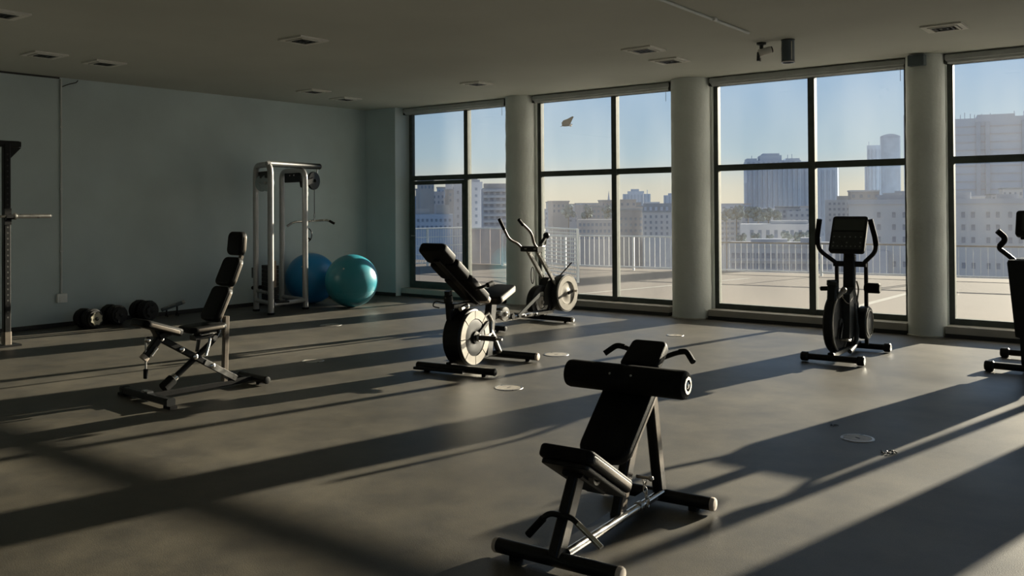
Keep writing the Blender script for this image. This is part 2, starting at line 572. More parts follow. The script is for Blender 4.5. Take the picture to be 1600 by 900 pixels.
# ---- bench in the foreground
fb = thing('incline_bench', 'black padded incline bench with wide foam roller, nearest in the foreground', 'weight bench', (-2.16, 3.053, 0), R(94.1))
crossbar(fb, 0, -.29, .285, .032)
crossbar(fb, 1.0, -.285, .285, .032)
obj('base_beam', G().bar((.03, .012, .052), (.97, .012, .052), .075, .035), 'blackmetal', fb)
mt = obj('chrome_rail', G().tube([(.03, -.035, .066), (.5, -.035, .066), (.97, -.035, .066)], .019, 16), 'chrome', fb)
obj('collar', G().cyl((.70, -.035, .066), (.735, -.035, .066), .025, 18, .004), 'steel', mt)
obj('rear_post', G().bar((-.005, 0, .05), (.185, 0, .37), .052, .06), 'blackmetal', fb)
obj('post_plate', G().bar((-.005, -.029, .05), (.185, -.029, .37), .006, .056), 'brown_and_sunlit', fb)
Mx, L = padM((.075, .468), (.465, .235))
seat = obj('seat', G().pad(Mx, L, .265, .058, .035, .016), 'vinyl', fb)
obj('seat_sunlit_side', G().pad(Mx @ Matrix.Translation((.006, 0, -.002)), L - .012, .271, .034, .035, .01), 'brown_and_sunlit', seat)  # tan band paints the sunlit side of the black vinyl seat
obj('seat_board', G().pad(Mx @ Matrix.Translation((.02, 0, -.042)), L - .04, .23, .022, .02, .006), 'blackmetal', seat)
sb = obj('seat_bracket', G().bar((.15, 0, .37), (.36, 0, .245), .1, .05), 'blackmetal', fb)
obj('adjuster_ring', G().ring([(.028, -.012), (.04, -.012), (.04, .012), (.028, .012)], 20, axisY((.22, -.07, .345))), 'steel', sb)
obj('adjuster_knob', G().lathe([(.012, 0), (.012, .02), (.024, .024), (.026, .045), (.018, .052)], 18, axisY((.22, -.05, .345))), 'plastic', sb)
hb = obj('foot_bar', G().tube(fillet([(.01, .135, .12), (.035, .055, .215), (.035, -.06, .215), (.03, -.10, .19)], .03), .0125, 10), 'blackmetal', fb)
obj('chrome_grip', G().tube([(.03, -.09, .197), (.02, -.205, .125)], .0125, 12), 'chrome', hb)
obj('foam_grip', G().tube([(.03, .075, .19), (.008, .14, .113)], .016, 12), 'foam', hb)
Mx, L = padM((.40, .352), (.80, .70))
bp = obj('back_pad', G().pad(Mx, L, .255, .06, .075, .018, 1.05, .006), 'vinyl', fb)
obj('back_sunlit_side', G().pad(Mx @ Matrix.Translation((.006, 0, -.012)), L - .012, .261, .022, .075, .006, 1.05), 'brown_and_sunlit', bp)  # sunlight on the pad's side put in as a tan band
Mx, L = padM((.79, .705), (.945, .812))
obj('head_pad', G().pad(Mx, L, .205, .062, .03, .02, .92), 'vinyl', fb)
ro = obj('foam_roller', G().lathe([(.052, -.31), (.063, -.305), (.067, -.29), (.067, -.02), (.064, 0), (.067, .02), (.067, .29), (.063, .305), (.052, .31)], 30, axisY((.655, 0, .682))), 'foam', fb)
for sg in (-1, 1):
    obj('end_ring', G().ring([(.026, 0), (.04, 0), (.04, .008), (.026, .008)], 26, Matrix.Translation((.655, sg * .308, .682)) @ Matrix.Rotation(R(-90 * sg), 4, 'X')), 'steel', ro)
    obj('core_bolt', G().lathe([(.016, 0), (.016, .010), (.008, .014)], 12, Matrix.Translation((.655, sg * .304, .682)) @ Matrix.Rotation(R(-90 * sg), 4, 'X')), 'chrome', ro)
    obj('roller_screw', G().ball((.598, sg * .055, .71), .007, 10, 6), 'steel', ro)
    h = obj('handle', G().tube(fillet([(.93, sg * .06, .745), (.95, sg * .13, .775), (.935, sg * .19, .79), (.90, sg * .235, .752)], .05), .0125, 10), 'blackmetal', fb)
    obj('grip', G().tube(fillet([(.945, sg * .15, .782), (.935, sg * .19, .79), (.895, sg * .24, .748)], .04), .0145, 12), 'foam', h)
obj('pad_beam', G().bar((.44, 0, .335), (.93, 0, .735), .05, .045), 'brown_and_sunlit', fb)
obj('front_post', G().bar((.985, -.015, .055), (.865, -.015, .64), .05, .05), 'blackmetal', fb)
obj('front_post_face', G().bar((.988, -.043, .055), (.868, -.043, .64), .006, .046), 'brown_and_sunlit', fb)
obj('middle_post', G().bar((.545, 0, .05), (.80, 0, .60), .05, .06), 'blackmetal', fb)
obj('middle_post_face', G().bar((.545, -.028, .05), (.80, -.028, .60), .006, .054), 'brown_and_sunlit', fb)
ch = obj('lock_chain', G(), 'chrome', fb)
for k in range(6):
    Mx = Matrix.Translation((.70 + .006 * k, -.072 + .004 * math.sin(k), .20 - .024 * k)) @ Matrix.Rotation(R(90), 4, 'X' if k % 2 else 'Y')
    g = G().tube([Mx @ Vector((.016 * math.cos(t * PI / 6) if not k % 2 else .010 * math.cos(t * PI / 6), .010 * math.sin(t * PI / 6) if not k % 2 else .016 * math.sin(t * PI / 6), 0)) for t in range(12)], .003, 6, True)
    obj('chain_link', g, 'chrome', ch)
obj('lock_pin', G().cyl((.70, -.03, .215), (.70, -.10, .215), .008, 10).ball((.70, -.105, .215), .014, 10, 8), 'steel', fb)

# ---- adjustable bench on the left
lb = thing('adjustable_bench', 'black adjustable bench with upright back in three pads, left of the cable tower', 'weight bench', (-6.577, 3.791, 0), R(88))
c = obj('front_crossbar', G().bar((.0, -.36, .045), (.02, .38, .045), .062, .055, (1, 0, 0)), 'blackmetal', lb)
for l, s0 in ((-.365, -.001), (.385, .021)):
    sg = 1 if l > 0 else -1
    obj('end_cap', G().bar((s0, l - sg * .03, .045), (s0, l + sg * .012, .045), .07, .062, (1, 0, 0)), 'plastic', c)
    obj('rubber_foot', G().bx(s0 - .03, s0 + .03, l - .05, l + .05, 0, .022), 'foam', c, False)
obj('crossbar_clamp', G().bar((.01, -.05, .075), (.012, .05, .075), .05, .022, (1, 0, 0)), 'steel', c)
obj('base_tube', G().bar((.03, 0, .04), (.955, 0, .04), .05, .045), 'blackmetal', lb)
crossbar(lb, .972, -.185, .185, .032, .045, 'blackmetal', 'plastic')
t1 = obj('rising_tube', G().bar((.105, 0, .487), (.79, 0, .07), .046, .05), 'blackmetal', lb)
obj('tube_face', G().bar((.50, -.025, .244), (.79, -.025, .068), .005, .046), 'steel', t1)
for s0, z0 in ((.115, .482), (.29, .375), (.41, .300), (.565, .205)):
    obj('pivot_bolt', G().lathe([(.022, 0), (.022, .012), (.012, .018)], 14, axisY((s0, -.02, z0))), 'chrome', t1)
t2 = obj('crossing_tube', G().tube(fillet([(.17, .045, .075), (.60, .045, .39), (.668, .045, .46), (.678, .045, .59)], .09), .024, 14), 'blackmetal', lb)
obj('foam_sleeve', G().cyl((.165, .045, .072), (.255, .045, .138), .045, 18, .008), 'foam', t2)
obj('sleeve_collar', G().cyl((.255, .045, .138), (.278, .045, .155), .034, 18, .004), 'chrome', t2)
obj('tube_cover', G().tube(fillet([(.602, .022, .40), (.668, .022, .465), (.678, .022, .60)], .07), .012, 10), 'steel', t2)
obj('back_post', G().bar((.69, 0, .05), (.708, 0, .60), .045, .045), 'brown_and_sunlit', lb)
Mx, L = padM((-.075, .628), (.265, .512))
st = obj('front_seat_pad', G().pad(Mx, L, .27, .06, .05, .02, .9, .008), 'vinyl', lb)
obj('pad_sunlit_side', G().pad(Mx @ Matrix.Translation((.01, 0, 0)), L - .02, .274, .036, .05, .01, .9), 'brown_and_sunlit', st)  # tan band in place of sun on the vinyl side
Mx, L = padM((.325, .522), (.655, .535))
st = obj('rear_seat_pad', G().pad(Mx, L, .26, .05, .05, .02), 'vinyl', lb)
obj('pad_sunlit_side', G().pad(Mx @ Matrix.Translation((.01, 0, 0)), L - .02, .264, .028, .05, .01), 'brown_and_sunlit', st)  # sunlit side of the pad painted tan
for nm, a, b, W_, tp in (('lower_back_pad', (.555, .575), (.690, .845), .25, .96), ('upper_back_pad', (.692, .855), (.795, 1.085), .24, .95), ('head_pad', (.808, 1.105), (.828, 1.305), .21, .95)):
    Mx, L = padM(a, b)
    st = obj(nm, G().pad(Mx, L, W_, .068, .045, .022, tp, .006), 'vinyl', lb)
    obj('pad_sunlit_side', G().pad(Mx @ Matrix.Translation((.01, 0, -.008)), L - .02, W_ + .005, .034, .045, .008, tp), 'brown_and_sunlit', st)  # tan layer, sunlight on the black pad sides put into colour
obj('back_beam', G().bar((.64, 0, .58), (.86, 0, 1.10), .04, .03), 'brown_and_sunlit', lb)
obj('seat_bracket', G().bar((.09, 0, .50), (.20, 0, .53), .12, .05).bar((.10, 0, .50), (.06, 0, .57), .08, .03), 'blackmetal', lb)
sl = obj('seat_slide', G().bar((.40, 0, .45), (.56, 0, .465), .09, .04).bar((.42, -.03, .34), (.44, -.03, .45), .03, .02), 'blackmetal', lb)
for o_ in (-.055, .055):
    obj('slide_rod', G().cyl((.44, o_, .478), (.58, o_, .482), .010, 10), 'chrome', sl)
obj('slide_brace', G().tube([(.545, -.03, .46), (.53, -.03, .39), (.50, -.03, .30)], .012, 8), 'steel', sl)
obj('slide_knob', G().lathe([(.010, 0), (.010, .02), (.022, .024), (.022, .04)], 14, axisY((.56, -.04, .44))), 'chrome', sl)
arm = obj('leg_arm', G().bar((.10, -.01, .478), (-.012, -.01, .352), .05, .055), 'blackmetal', lb)
obj('arm_end_cap', G().bar((-.006, -.01, .358), (-.028, -.01, .335), .055, .06), 'capsunlit', arm)
obj('arm_spring', G().cyl((.07, -.045, .415), (.02, -.045, .36), .012, 10), 'chrome', arm)
hr = obj('hanging_rod', G().cyl((-.01, -.02, .47), (-.012, -.02, .19), .008, 10), 'steel', lb)
obj('rod_grip', G().cyl((-.012, -.02, .26), (-.012, -.02, .185), .018, 12, .004), 'foam', hr)
obj('rod_knob', G().ball((.0, -.03, .485), .024, 12, 8), 'chrome', hr)

# ---- recumbent machine
rc = thing('recumbent_bike', 'black recumbent exercise bike with pale ringed flywheel and reclined back pad', 'exercise bike', (-5.42, 6.128, 0), R(98.3))
crossbar(rc, -.02, -.405, .395, .032, .046, 'blackmetal', 'plastic')
obj('foot_plate', G().bar((-.085, .40, .03), (-.075, -.13, .03), .05, .024, (1, 0, 0)), 'blackmetal', rc)
crossbar(rc, .85, -.37, .335, .036, .05)
obj('base_beam', G().bar((-.02, .07, .07), (.85, .07, .07), .055, .05), 'blackmetal', rc)
fw = obj('flywheel', G().lathe([(.15, -.125), (.245, -.125), (.262, -.11), (.262, .05), (.245, .062), (.15, .066)], 48, axisY((.21, 0, .30))), 'blackmetal', rc)
obj('flywheel_disc', G().lathe([(.165, .0), (.165, .012), (.12, .02), (.06, .012), (.055, .03), (.03, .034)], 40, axisY((.21, -.06, .30))), 'plastic', fw)
for k in range(8):
    a0, a1 = R(k * 45 + 1.3), R(k * 45 + 43.7)
    poly = [(.248 * math.cos(a0 + (a1 - a0) * q / 6), .248 * math.sin(a0 + (a1 - a0) * q / 6)) for q in range(7)]
    poly += [(.172 * math.cos(a1 - (a1 - a0) * q / 6), .172 * math.sin(a1 - (a1 - a0) * q / 6)) for q in range(7)]
    obj('ring_segment', G().prism(poly, .012, axisY((.21, -.071, .30))), 'wheelring', fw)
cr = obj('crank_axle', G().cyl((.21, -.05, .30), (.21, -.30, .30), .024, 14, .003), 'blackmetal', rc)
obj('axle_pin', G().cyl((.21, -.30, .30), (.21, -.36, .30), .013, 12, .002), 'chrome', cr)
obj('axle_collar', G().cyl((.21, -.10, .30), (.21, -.125, .30), .034, 14, .003), 'chrome', cr)
obj('crank_arm', G().bar((.21, -.085, .30), (.42, -.085, .42), .018, .034), 'blackmetal', rc)
obj('chain_guard', G().prism([(.08 * math.cos(R(60 * k + 15)), .10 * math.sin(R(60 * k + 15))) for k in range(6)], .03, axisY((.46, -.03, .38))), 'plastic', rc)
obj('guard_frame', G().tube([Vector((.46 + .098 * math.cos(R(60 * k + 15)), -.05, .38 + .118 * math.sin(R(60 * k + 15)))) for k in range(6)], .014, 8, True), 'steel', rc)
po = obj('back_post', G().bar((.03, .085, .48), (-.0, .085, .74), .055, .06), 'blackmetal', rc)
obj('post_clamp', G().cyl((.01, .085, .63), (.0, .085, .70), .042, 16, .004), 'plastic', po)
obj('cable_hook', G().tube(fillet([(-.02, .10, .63), (-.06, .19, .65), (-.07, .21, .60), (-.03, .16, .585)], .03), .006, 8), 'cable', po)
obj('post_brace', G().bar((.02, .085, .50), (.20, .03, .61), .04, .035), 'blackmetal', rc)
Mx, L = padM((.36, .645), (.02, .87))
pm = Matrix.Rotation(PI, 4, 'X')
bk = obj('lower_back_pad', G().pad(Mx @ pm, L, .30, .075, .05, .022, 1.0, .004), 'vinyl', rc)
obj('lower_cushion_end', G().pad(padM((.40, .615), (.30, .69))[0] @ pm, .10, .27, .06, .028, .02), 'capsunlit', bk)
Mx, L = padM((.015, .875), (-.20, 1.02))
obj('middle_back_pad', G().pad(Mx @ pm, L, .30, .08, .045, .022), 'vinyl', rc)
Mx, L = padM((-.205, 1.03), (-.39, 1.165))
obj('upper_back_pad', G().pad(Mx @ pm, L, .30, .085, .05, .025, .92), 'vinyl', rc)
obj('back_beam', G().bar((.36, 0, .60), (-.30, 0, 1.04), .07, .035), 'blackmetal', rc)
ar = obj('side_handle', G().tube(fillet([(.10, -.15, .76), (.10, -.22, .78), (.22, -.24, .80)], .03), .014, 10), 'blackmetal', rc)
obj('handle_grip', G().cyl((.16, -.235, .79), (.25, -.24, .803), .024, 12, .005), 'foam', ar)
Mx, L = padM((.52, .60), (.93, .70))
st = obj('seat', G().pad(Mx, L, .32, .075, .06, .024, .75, .01), 'vinyl', rc)
obj('seat_sunlit_side', G().pad(Mx @ Matrix.Translation((.012, 0, 0)), L - .024, .325, .04, .06, .01, .75), 'wheelring', st)  # pale band paints the lit side of the seat
obj('seat_post', G().bar((.66, .02, .60), (.58, .03, .08), .075, .11), 'blackmetal', rc)
obj('seat_rail', G().bar((.0, .05, .60), (.75, .02, .585), .06, .05), 'blackmetal', rc)
obj('seat_adjuster', G().cyl((-.02, -.06, .585), (.05, -.06, .60), .02, 12).ball((.07, -.07, .60), .028, 12, 8), 'chrome', rc)
obj('frame_tube', G().tube(fillet([(.45, -.02, .38), (.62, 0, .30), (.80, .02, .08)], .1), .028, 12), 'steel', rc)

# ---- elliptical rower behind it
el = thing('rowing_machine', 'silver and black exercise machine with twin handles and two flywheels before the column', 'rowing machine', (-7.02, 8.75, 0), R(90))
crossbar(el, .87, -.50, .42, .032, .045, 'blackmetal', 'chrome')
crossbar(el, -.28, -.30, .30, .03, .042, 'blackmetal', 'plastic')
mr = obj('main_rail', G().bar((-.30, -.03, .105), (1.08, -.03, .105), .06, .055).bar((1.06, -.03, .10), (1.24, -.03, .26), .055, .05), 'chrome', el)
obj('rail_track', G().bar((-.25, -.03, .138), (.95, -.03, .138), .03, .012), 'blackmetal', mr)
for k, s0 in enumerate((.15, .45, .70)):
    obj('rail_bolt', G().lathe([(.016, 0), (.016, .008), (.009, .012)], 12, axisY((s0, -.058, .105))), 'steel', mr)
f1 = obj('flywheel', G().lathe([(.10, -.08), (.235, -.08), (.245, -.06), (.245, .04), (.235, .05), (.10, .05)], 44, axisY((1.30, -.08, .335))), 'greyplastic', el)
obj('flywheel_face', G().ring([(.15, .05), (.236, .05), (.232, .066), (.16, .066)], 44, axisY((1.30, -.08, .335))), 'wheelring', f1)
obj('flywheel_dish', G().lathe([(.152, .05), (.145, .056), (.09, .050), (.05, .06), (.03, .064)], 40, axisY((1.30, -.08, .335))), 'wheelring', f1)
obj('flywheel_rim', G().ring([(.238, .05), (.248, .05), (.248, .062), (.238, .062)], 44, axisY((1.30, -.08, .335))), 'steel', f1)
cr = obj('crank_arm', G().bar((1.30, -.155, .335), (1.40, -.155, .36), .022, .04), 'blackmetal', el)
obj('crank_pin', G().cyl((1.40, -.15, .36), (1.40, -.23, .36), .016, 12, .003), 'chrome', cr)
f2 = obj('small_flywheel', G().lathe([(.10, -.05), (.21, -.05), (.22, -.035), (.22, .035), (.21, .045), (.10, .045)], 40, axisY((.86, .02, .245))), 'blackmetal', el)
obj('small_flywheel_face', G().ring([(.085, .044), (.14, .044), (.137, .056), (.09, .056)], 36, axisY((.86, .02, .245))), 'steel', f2)
obj('small_flywheel_hub', G().lathe([(.08, .04), (.078, .052), (.03, .058), (.02, .075)], 28, axisY((.86, .02, .245))), 'wheelring', f2)
obj('gear_housing', G().prism([(-.16, -.10), (.18, -.12), (.24, .10), (.12, .24), (-.02, .26), (-.14, .10)], .12, Matrix.Translation((1.04, .02, .30)) @ Matrix.Rotation(R(90), 4, 'X')), 'plastic', el)
for l in (-.075, .075):
    a = obj('mast_bar', G().bar((1.16, l, .40), (.66, l, .97), .04, .05), 'steel', el)
    obj('mast_cover', G().bar((1.02, l - .022, .555), (.72, l - .022, .90), .006, .044), 'chrome', a)
mh = obj('mast_head', G().bar((.70, -.12, .95), (.70, .16, .95), .10, .07, (1, 0, 0)), 'blackmetal', el)
obj('tablet_clamp', G().bar((.80, -.06, 1.0), (.90, -.06, 1.09), .05, .035).ball((.93, -.06, 1.12), .045, 12, 8), 'plastic', mh)
obj('clamp_arm', G().tube(fillet([(.72, -.06, .96), (.80, -.08, .98), (.90, -.06, .98), (.92, -.06, 1.08)], .05), .014, 8), 'chrome', mh)
for l, e, sd in ((-.10, -.12, 1), (.16, .20, -1)):
    h = obj('handlebar', G().tube(fillet([(.68, l, .96), (.60, l, 1.02), (.52, e, 1.17) if sd > 0 else (.46, e, 1.08), (.28, e, 1.32)], .10), .018, 12), 'brown_and_sunlit', el)
    obj('hand_grip', G().tube([(.34, e, 1.273) if sd > 0 else (.36, e, 1.215), (.255, e, 1.34) if sd > 0 else (.26, e, 1.345)], .022, 12), 'foam', h)
obj('cable_loop', G().tube([Vector((.78 + .035 * math.cos(t * PI / 8), .06, .60 + .11 * math.sin(t * PI / 8))) for t in range(16)], .006, 6, True), 'cable', el)
obj('lever_rod', G().cyl((1.22, -.06, .56), (1.40, -.14, .74), .009, 8), 'blackmetal', el)
obj('link_plate', G().bar((.30, -.07, .12), (.76, -.07, .36), .016, .05), 'greyplastic', el)
gb = obj('rear_gear', G().lathe([(.05, -.04), (.085, -.04), (.09, 0), (.085, .03), (.04, .035)], 28, axisY((.02, -.05, .175))), 'steel', el)
obj('gear_hub', G().lathe([(.03, .03), (.03, .05), (.015, .055)], 16, axisY((.02, -.05, .175))), 'chrome', gb)
obj('rear_bracket', G().bar((-.26, 0, .10), (-.16, 0, .28), .10, .06).bar((-.16, -.03, .14), (-.04, -.03, .22), .06, .08), 'blackmetal', el)
obj('rear_roller', G().cyl((-.14, -.14, .20), (-.14, .10, .20), .03, 14, .004), 'chrome', el)
obj('slide_stop', G().cyl((.16, -.065, .13), (.16, -.10, .13), .035, 18, .004), 'plastic', el)

# ---- upright bike before the third window
ub = thing('upright_bike', 'black upright exercise bike with square console before the third window', 'exercise bike', (-2.872, 8.665, 0), R(92.2))
for s0, l0, l1 in ((-.08, -.275, .245), (.88, -.285, .235)):
    c = crossbar(ub, s0, l0, l1, .030, .05, 'blackmetal', 'plastic', foot=False)
    for l in (l0, l1):
        obj('end_foot', G().cyl((s0, l - .035, .048), (s0, l + .035, .048), .045, 18, .010), 'plastic', c)
obj('base_beam', G().bar((-.08, 0, .075), (.88, 0, .075), .06, .05), 'blackmetal', ub)
f1 = obj('flywheel', G().lathe([(.19, -.045), (.27, -.045), (.285, -.03), (.285, .03), (.27, .045), (.19, .045)], 48, axisY((.24, .045, .345))), 'plastic', ub)
obj('flywheel_rim', G().ring([(.262, .046), (.282, .046), (.278, .056), (.264, .056)], 48, axisY((.24, .045, .345))), 'wheelring', f1)
obj('flywheel_plate', G().lathe([(.20, .02), (.19, .03), (.06, .035), (.05, .06)], 36, axisY((.24, .045, .345))), 'greyplastic', f1)
cr = obj('crank_arm', G().bar((.24, -.02, .345), (.16, -.02, .20), .02, .03), 'blackmetal', ub)
obj('pedal', G().cyl((.16, -.02, .20), (.16, -.12, .20), .012, 10).bar((.12, -.08, .20), (.20, -.08, .20), .07, .016), 'steel', cr)
obj('frame_hoop', G().tube(fillet([(.20, -.10, .085), (.42, -.10, .12), (.52, -.09, .32), (.50, -.06, .52)], .14), .022, 12), 'greyplastic', ub)
obj('gear_housing', G().prism([(-.16, -.22), (.16, -.20), (.19, .12), (.05, .30), (-.13, .24)], .12, Matrix.Translation((.46, -.01, .38)) @ Matrix.Rotation(R(90), 4, 'X')), 'greyplastic', ub)
f2 = obj('side_disc', G().lathe([(.12, -.05), (.155, -.05), (.165, -.035), (.165, .035), (.155, .045), (.12, .045)], 36, axisY((.66, -.125, .315))), 'plastic', ub)
obj('disc_face', G().lathe([(.118, .02), (.118, .040), (.06, .045), (.03, .052)], 32, axisY((.66, -.125, .315))), 'greyplastic', f2)
obj('disc_ring', G().ring([(.122, .044), (.134, .044), (.132, .052), (.124, .052)], 36, axisY((.66, -.125, .315))), 'steel', f2)
obj('main_post', G().bar((.52, 0, .10), (.60, 0, 1.0), .11, .075), 'blackmetal', ub)
obj('rear_strut', G().bar((.74, -.12, .08), (.70, -.13, .95), .035, .035), 'blackmetal', ub)
obj('short_strut', G().bar((.60, .13, .68), (.60, .13, .92), .035, .03), 'blackmetal', ub)
obj('cross_bar', G().bar((.60, -.16, .905), (.60, .16, .905), .05, .055, (1, 0, 0)), 'blackmetal', ub)
for sg in (-1, 1):
    h = obj('handlebar', G().tube(fillet([(.60, sg * .12, .90), (.56, sg * .18, .955), (.50, sg * .275, 1.04), (.46, sg * .285, 1.16), (.42, sg * .245, 1.35)], .09, 8), .0215, 14), 'blackmetal', ub)
    obj('hand_grip', G().tube(fillet([(.475, sg * .284, 1.10), (.455, sg * .28, 1.18), (.42, sg * .245, 1.355)], .06), .026, 14), 'foam', h)
Mx, L = padM((.47, 1.02), (.66, 1.375))
cs = obj('console', G().pad(Mx, L, .345, .055, .03, .012, 1.0), 'plastic', ub)
obj('screen', G().pad(Mx @ Matrix.Translation((.24, 0, .0275)), .125, .30, .004, .01, .0015), 'screen', cs)
obj('key_panel', G().pad(Mx @ Matrix.Translation((.03, 0, .0275)), .19, .30, .004, .01, .0015), 'greyplastic', cs)
for r_, n_ in ((.06, 7), (.10, 3), (.165, 6)):
    for k in range(n_):
        y0 = (k - (n_ - 1) / 2) * (.26 / max(n_ - 1, 1))
        obj('button', G().lathe([(.008, 0), (.008, .003), (.005, .005)], 10, Mx @ Matrix.Translation((r_, y0, .0285))), 'button', cs)
obj('console_neck', G().bar((.585, 0, .97), (.565, 0, 1.08), .10, .06), 'blackmetal', ub)
obj('back_roller', G().cyl((.66, -.125, .665), (.66, -.275, .665), .052, 22, .012), 'foam', ub)
sc_ = obj('seat_head', G().bar((.12, .035, .56), (.14, .035, .72), .09, .10).bar((.08, -.02, .735), (.18, .10, .74), .05, .02, (0, 0, 1)).bar((.15, .09, .755), (.20, .0, .76), .03, .015, (0, 0, 1)), 'plastic', ub)
obj('seat_knob', G().cyl((.13, .075, .69), (.13, .155, .685), .022, 14, .006), 'plastic', sc_)
obj('adjuster_pin', G().cyl((.14, .0, .60), (.19, -.05, .67), .020, 12, .004).ball((.19, -.05, .675), .03, 12, 8), 'wheelring', sc_)
obj('brake_cable', G().tube(fillet([(.20, -.02, .62), (.30, -.06, .52), (.40, -.07, .58), (.50, -.06, .60)], .08), .006, 6), 'chrome', ub)
obj('cable_guard', G().tube(fillet([(.52, -.08, .50), (.54, -.10, .66), (.50, -.09, .74)], .06), .008, 6), 'steel', ub)

# ---- tall black machine cut by the right edge of the view
tm = thing('stair_stepper', 'tall black exercise machine with curved side handle, cut by the right edge', 'exercise machine', (-1.16, 9.0, 0), R(90))
for s0, l1 in ((.03, .45), (.92, .47)):
    c = obj('crossbar', G().cyl((s0, -.45, .05), (s0, l1, .05), .030, 16), 'blackmetal', tm)
    obj('end_foot', G().cyl((s0, l1 - .05, .046), (s0, l1 + .03, .046), .046, 18, .010), 'plastic', c)
    obj('end_foot', G().cyl((s0, -.48, .046), (s0, -.40, .046), .046, 18, .010), 'plastic', c)
obj('base_beam', G().bar((.03, 0, .075), (.92, 0, .075), .12, .06), 'blackmetal', tm)
poly = [(-.20, .06), (-.21, .30), (-.245, .31), (-.305, .97), (-.295, .995), (.295, .995), (.305, .97), (.245, .31), (.21, .30), (.20, .06)]
Mb = Matrix(((0, 0, 1, .34), (1, 0, 0, 0), (0, 1, 0, 0), (0, 0, 0, 1)))
bd = obj('body_shroud', G().prism(poly, .44, Mb), 'plastic', tm, ang=20)
obj('top_tray', G().pad(padM((.16, .998), (.52, .998))[0], .36, .50, .012, .05, .004), 'greyplastic', bd)
obj('lower_shroud', G().bx(.12, .56, -.195, .195, .02, .10), 'plastic', tm, False)
obj('console_neck', G().bar((.42, 0, .99), (.36, 0, 1.25), .10, .07), 'blackmetal', tm)
Mx, L = padM((.27, 1.20), (.36, 1.43))
cs = obj('console', G().pad(Mx, L, .52, .07, .03, .016), 'plastic', tm)
obj('screen', G().pad(Mx @ Matrix.Translation((.05, 0, .036)), .16, .42, .004, .01, .0015), 'screen', cs)
obj('console_hood', G().pad(padM((.30, 1.175), (.30, 1.21))[0], .05, .44, .05, .01, .006), 'plastic', cs)
for sg in (-1, 1):
    h = obj('side_handle', G().tube(fillet([(.30, sg * .27, .98), (.26, sg * .34, 1.05), (.22, sg * .395, 1.10), (.20, sg * .33, 1.17), (.18, sg * .33, 1.20), (.16, sg * .375, 1.25)], .05), .022, 14), 'blackmetal', tm)
    obj('hand_grip', G().tube(fillet([(.215, sg * .378, 1.115), (.20, sg * .335, 1.165), (.18, sg * .333, 1.20), (.155, sg * .385, 1.255)], .035), .026, 14), 'foam', h)

# ---- cable tower
ct = thing('cable_tower', 'silver tubular cable tower with lat bar and weight stack by the left wall', 'cable machine', (0, 0, 0), 0)
pL, pN, pB, pR = Vector((-11.08, 8.12, 0)), Vector((-10.51, 7.95, 0)), Vector((-11.35, 8.80, 0)), Vector((-10.68, 8.70, 0))
HT = 2.13
rt = .042
Z = Vector((0, 0, 1))
obj('side_frame', G().tube(fillet([pL, pL + Z * HT, pN + Z * HT, pN], .16, 8), rt, 18), 'tubepaint', ct)
obj('side_frame', G().tube(fillet([pB, pB + Z * (HT - .06), pR + Z * (HT - .06), pR], .14, 8), rt, 18), 'tubepaint', ct)
for p in (pL, pN, pB, pR):
    obj('floor_cup', G().cyl(p, p + Z * .03, rt + .008, 18, .004), 'foam', ct)
dT = (pR - pN).normalized()
tb0, tb1 = pN.lerp(pL, .12) + Z * (HT + .01), pN.lerp(pL, .12) + dT * 1.16 + Z * (HT + .01)
tb = obj('top_boom', G().tube([tb0, tb1], .045, 18), 'greyplastic', ct)
obj('boom_cap', G().tube([tb1, tb1 + dT * .018], [.048, .040], 18), 'wheelring', tb)
obj('boom_cap', G().tube([tb0, tb0 - dT * .05], [.045, .03], 18), 'tubepaint', tb)
pm_ = pB.lerp(pR, .5)
obj('top_gusset', G().bar(pB.lerp(pR, .18) + Z * (HT - .15), pB.lerp(pR, .86) + Z * (HT - .15), .05, .17, dT), 'blackmetal', ct)
for k in (.42, .60):
    obj('gusset_bolt', G().ball(pB.lerp(pR, k) + Z * (HT - .13) - dT * .03, .014, 10, 6), 'chrome', ct)
nrm = Vector((dT.y, -dT.x, 0))      # to the front side of the tower


def axis_frame(c, ax):
    q = Vector((0, 0, 1)).rotation_difference(Vector(ax)).to_matrix().to_4x4()
    return Matrix.Translation(c) @ q


pz = tb0 + dT * 1.02 - Z * .22
pl = obj('boom_pulley', G().lathe([(.06, -.02), (.135, -.02), (.14, 0), (.135, .02), (.06, .024), (.02, .03)], 36, axis_frame(pz, nrm)), 'plastic', ct)
obj('pulley_hub', G().lathe([(.022, 0), (.022, .03), (.012, .036)], 14, axis_frame(pz + nrm * .02, nrm)), 'blackmetal', pl)
obj('pulley_hanger', G().bar(tb0 + dT * 1.12 - Z * .03, pz + dT * .07, .02, .02, nrm), 'chrome', ct)
obj('pulley_bracket', G().bar(pz - dT * .28 - Z * .06, pz - dT * .05, .07, .10, nrm), 'blackmetal', ct)
obj('cable_stop', G().cyl(pz - dT * .17 - Z * .08, pz - dT * .17 - Z * .24, .03, 16, .005), 'steel', ct)
for k, d0 in enumerate((.02, .30)):
    c0 = pL.lerp(pN, .28 + .34 * k) + Z * (HT - .26) + dT * .05
    q = obj('top_pulley', G().lathe([(.05, -.016), (.115, -.016), (.122, 0), (.115, .016), (.05, .018)], 32, axis_frame(c0, -dT)), 'pulley', ct)
    obj('pulley_hub', G().lathe([(.02, 0), (.02, .03), (.01, .034)], 12, axis_frame(c0 - dT * .012, -dT)), 'steel', q)
obj('pulley_yoke', G().bar(pL.lerp(pN, .15) + Z * (HT - .14) + dT * .05, pL.lerp(pN, .9) + Z * (HT - .14) + dT * .05, .06, .10, dT), 'blackmetal', ct)
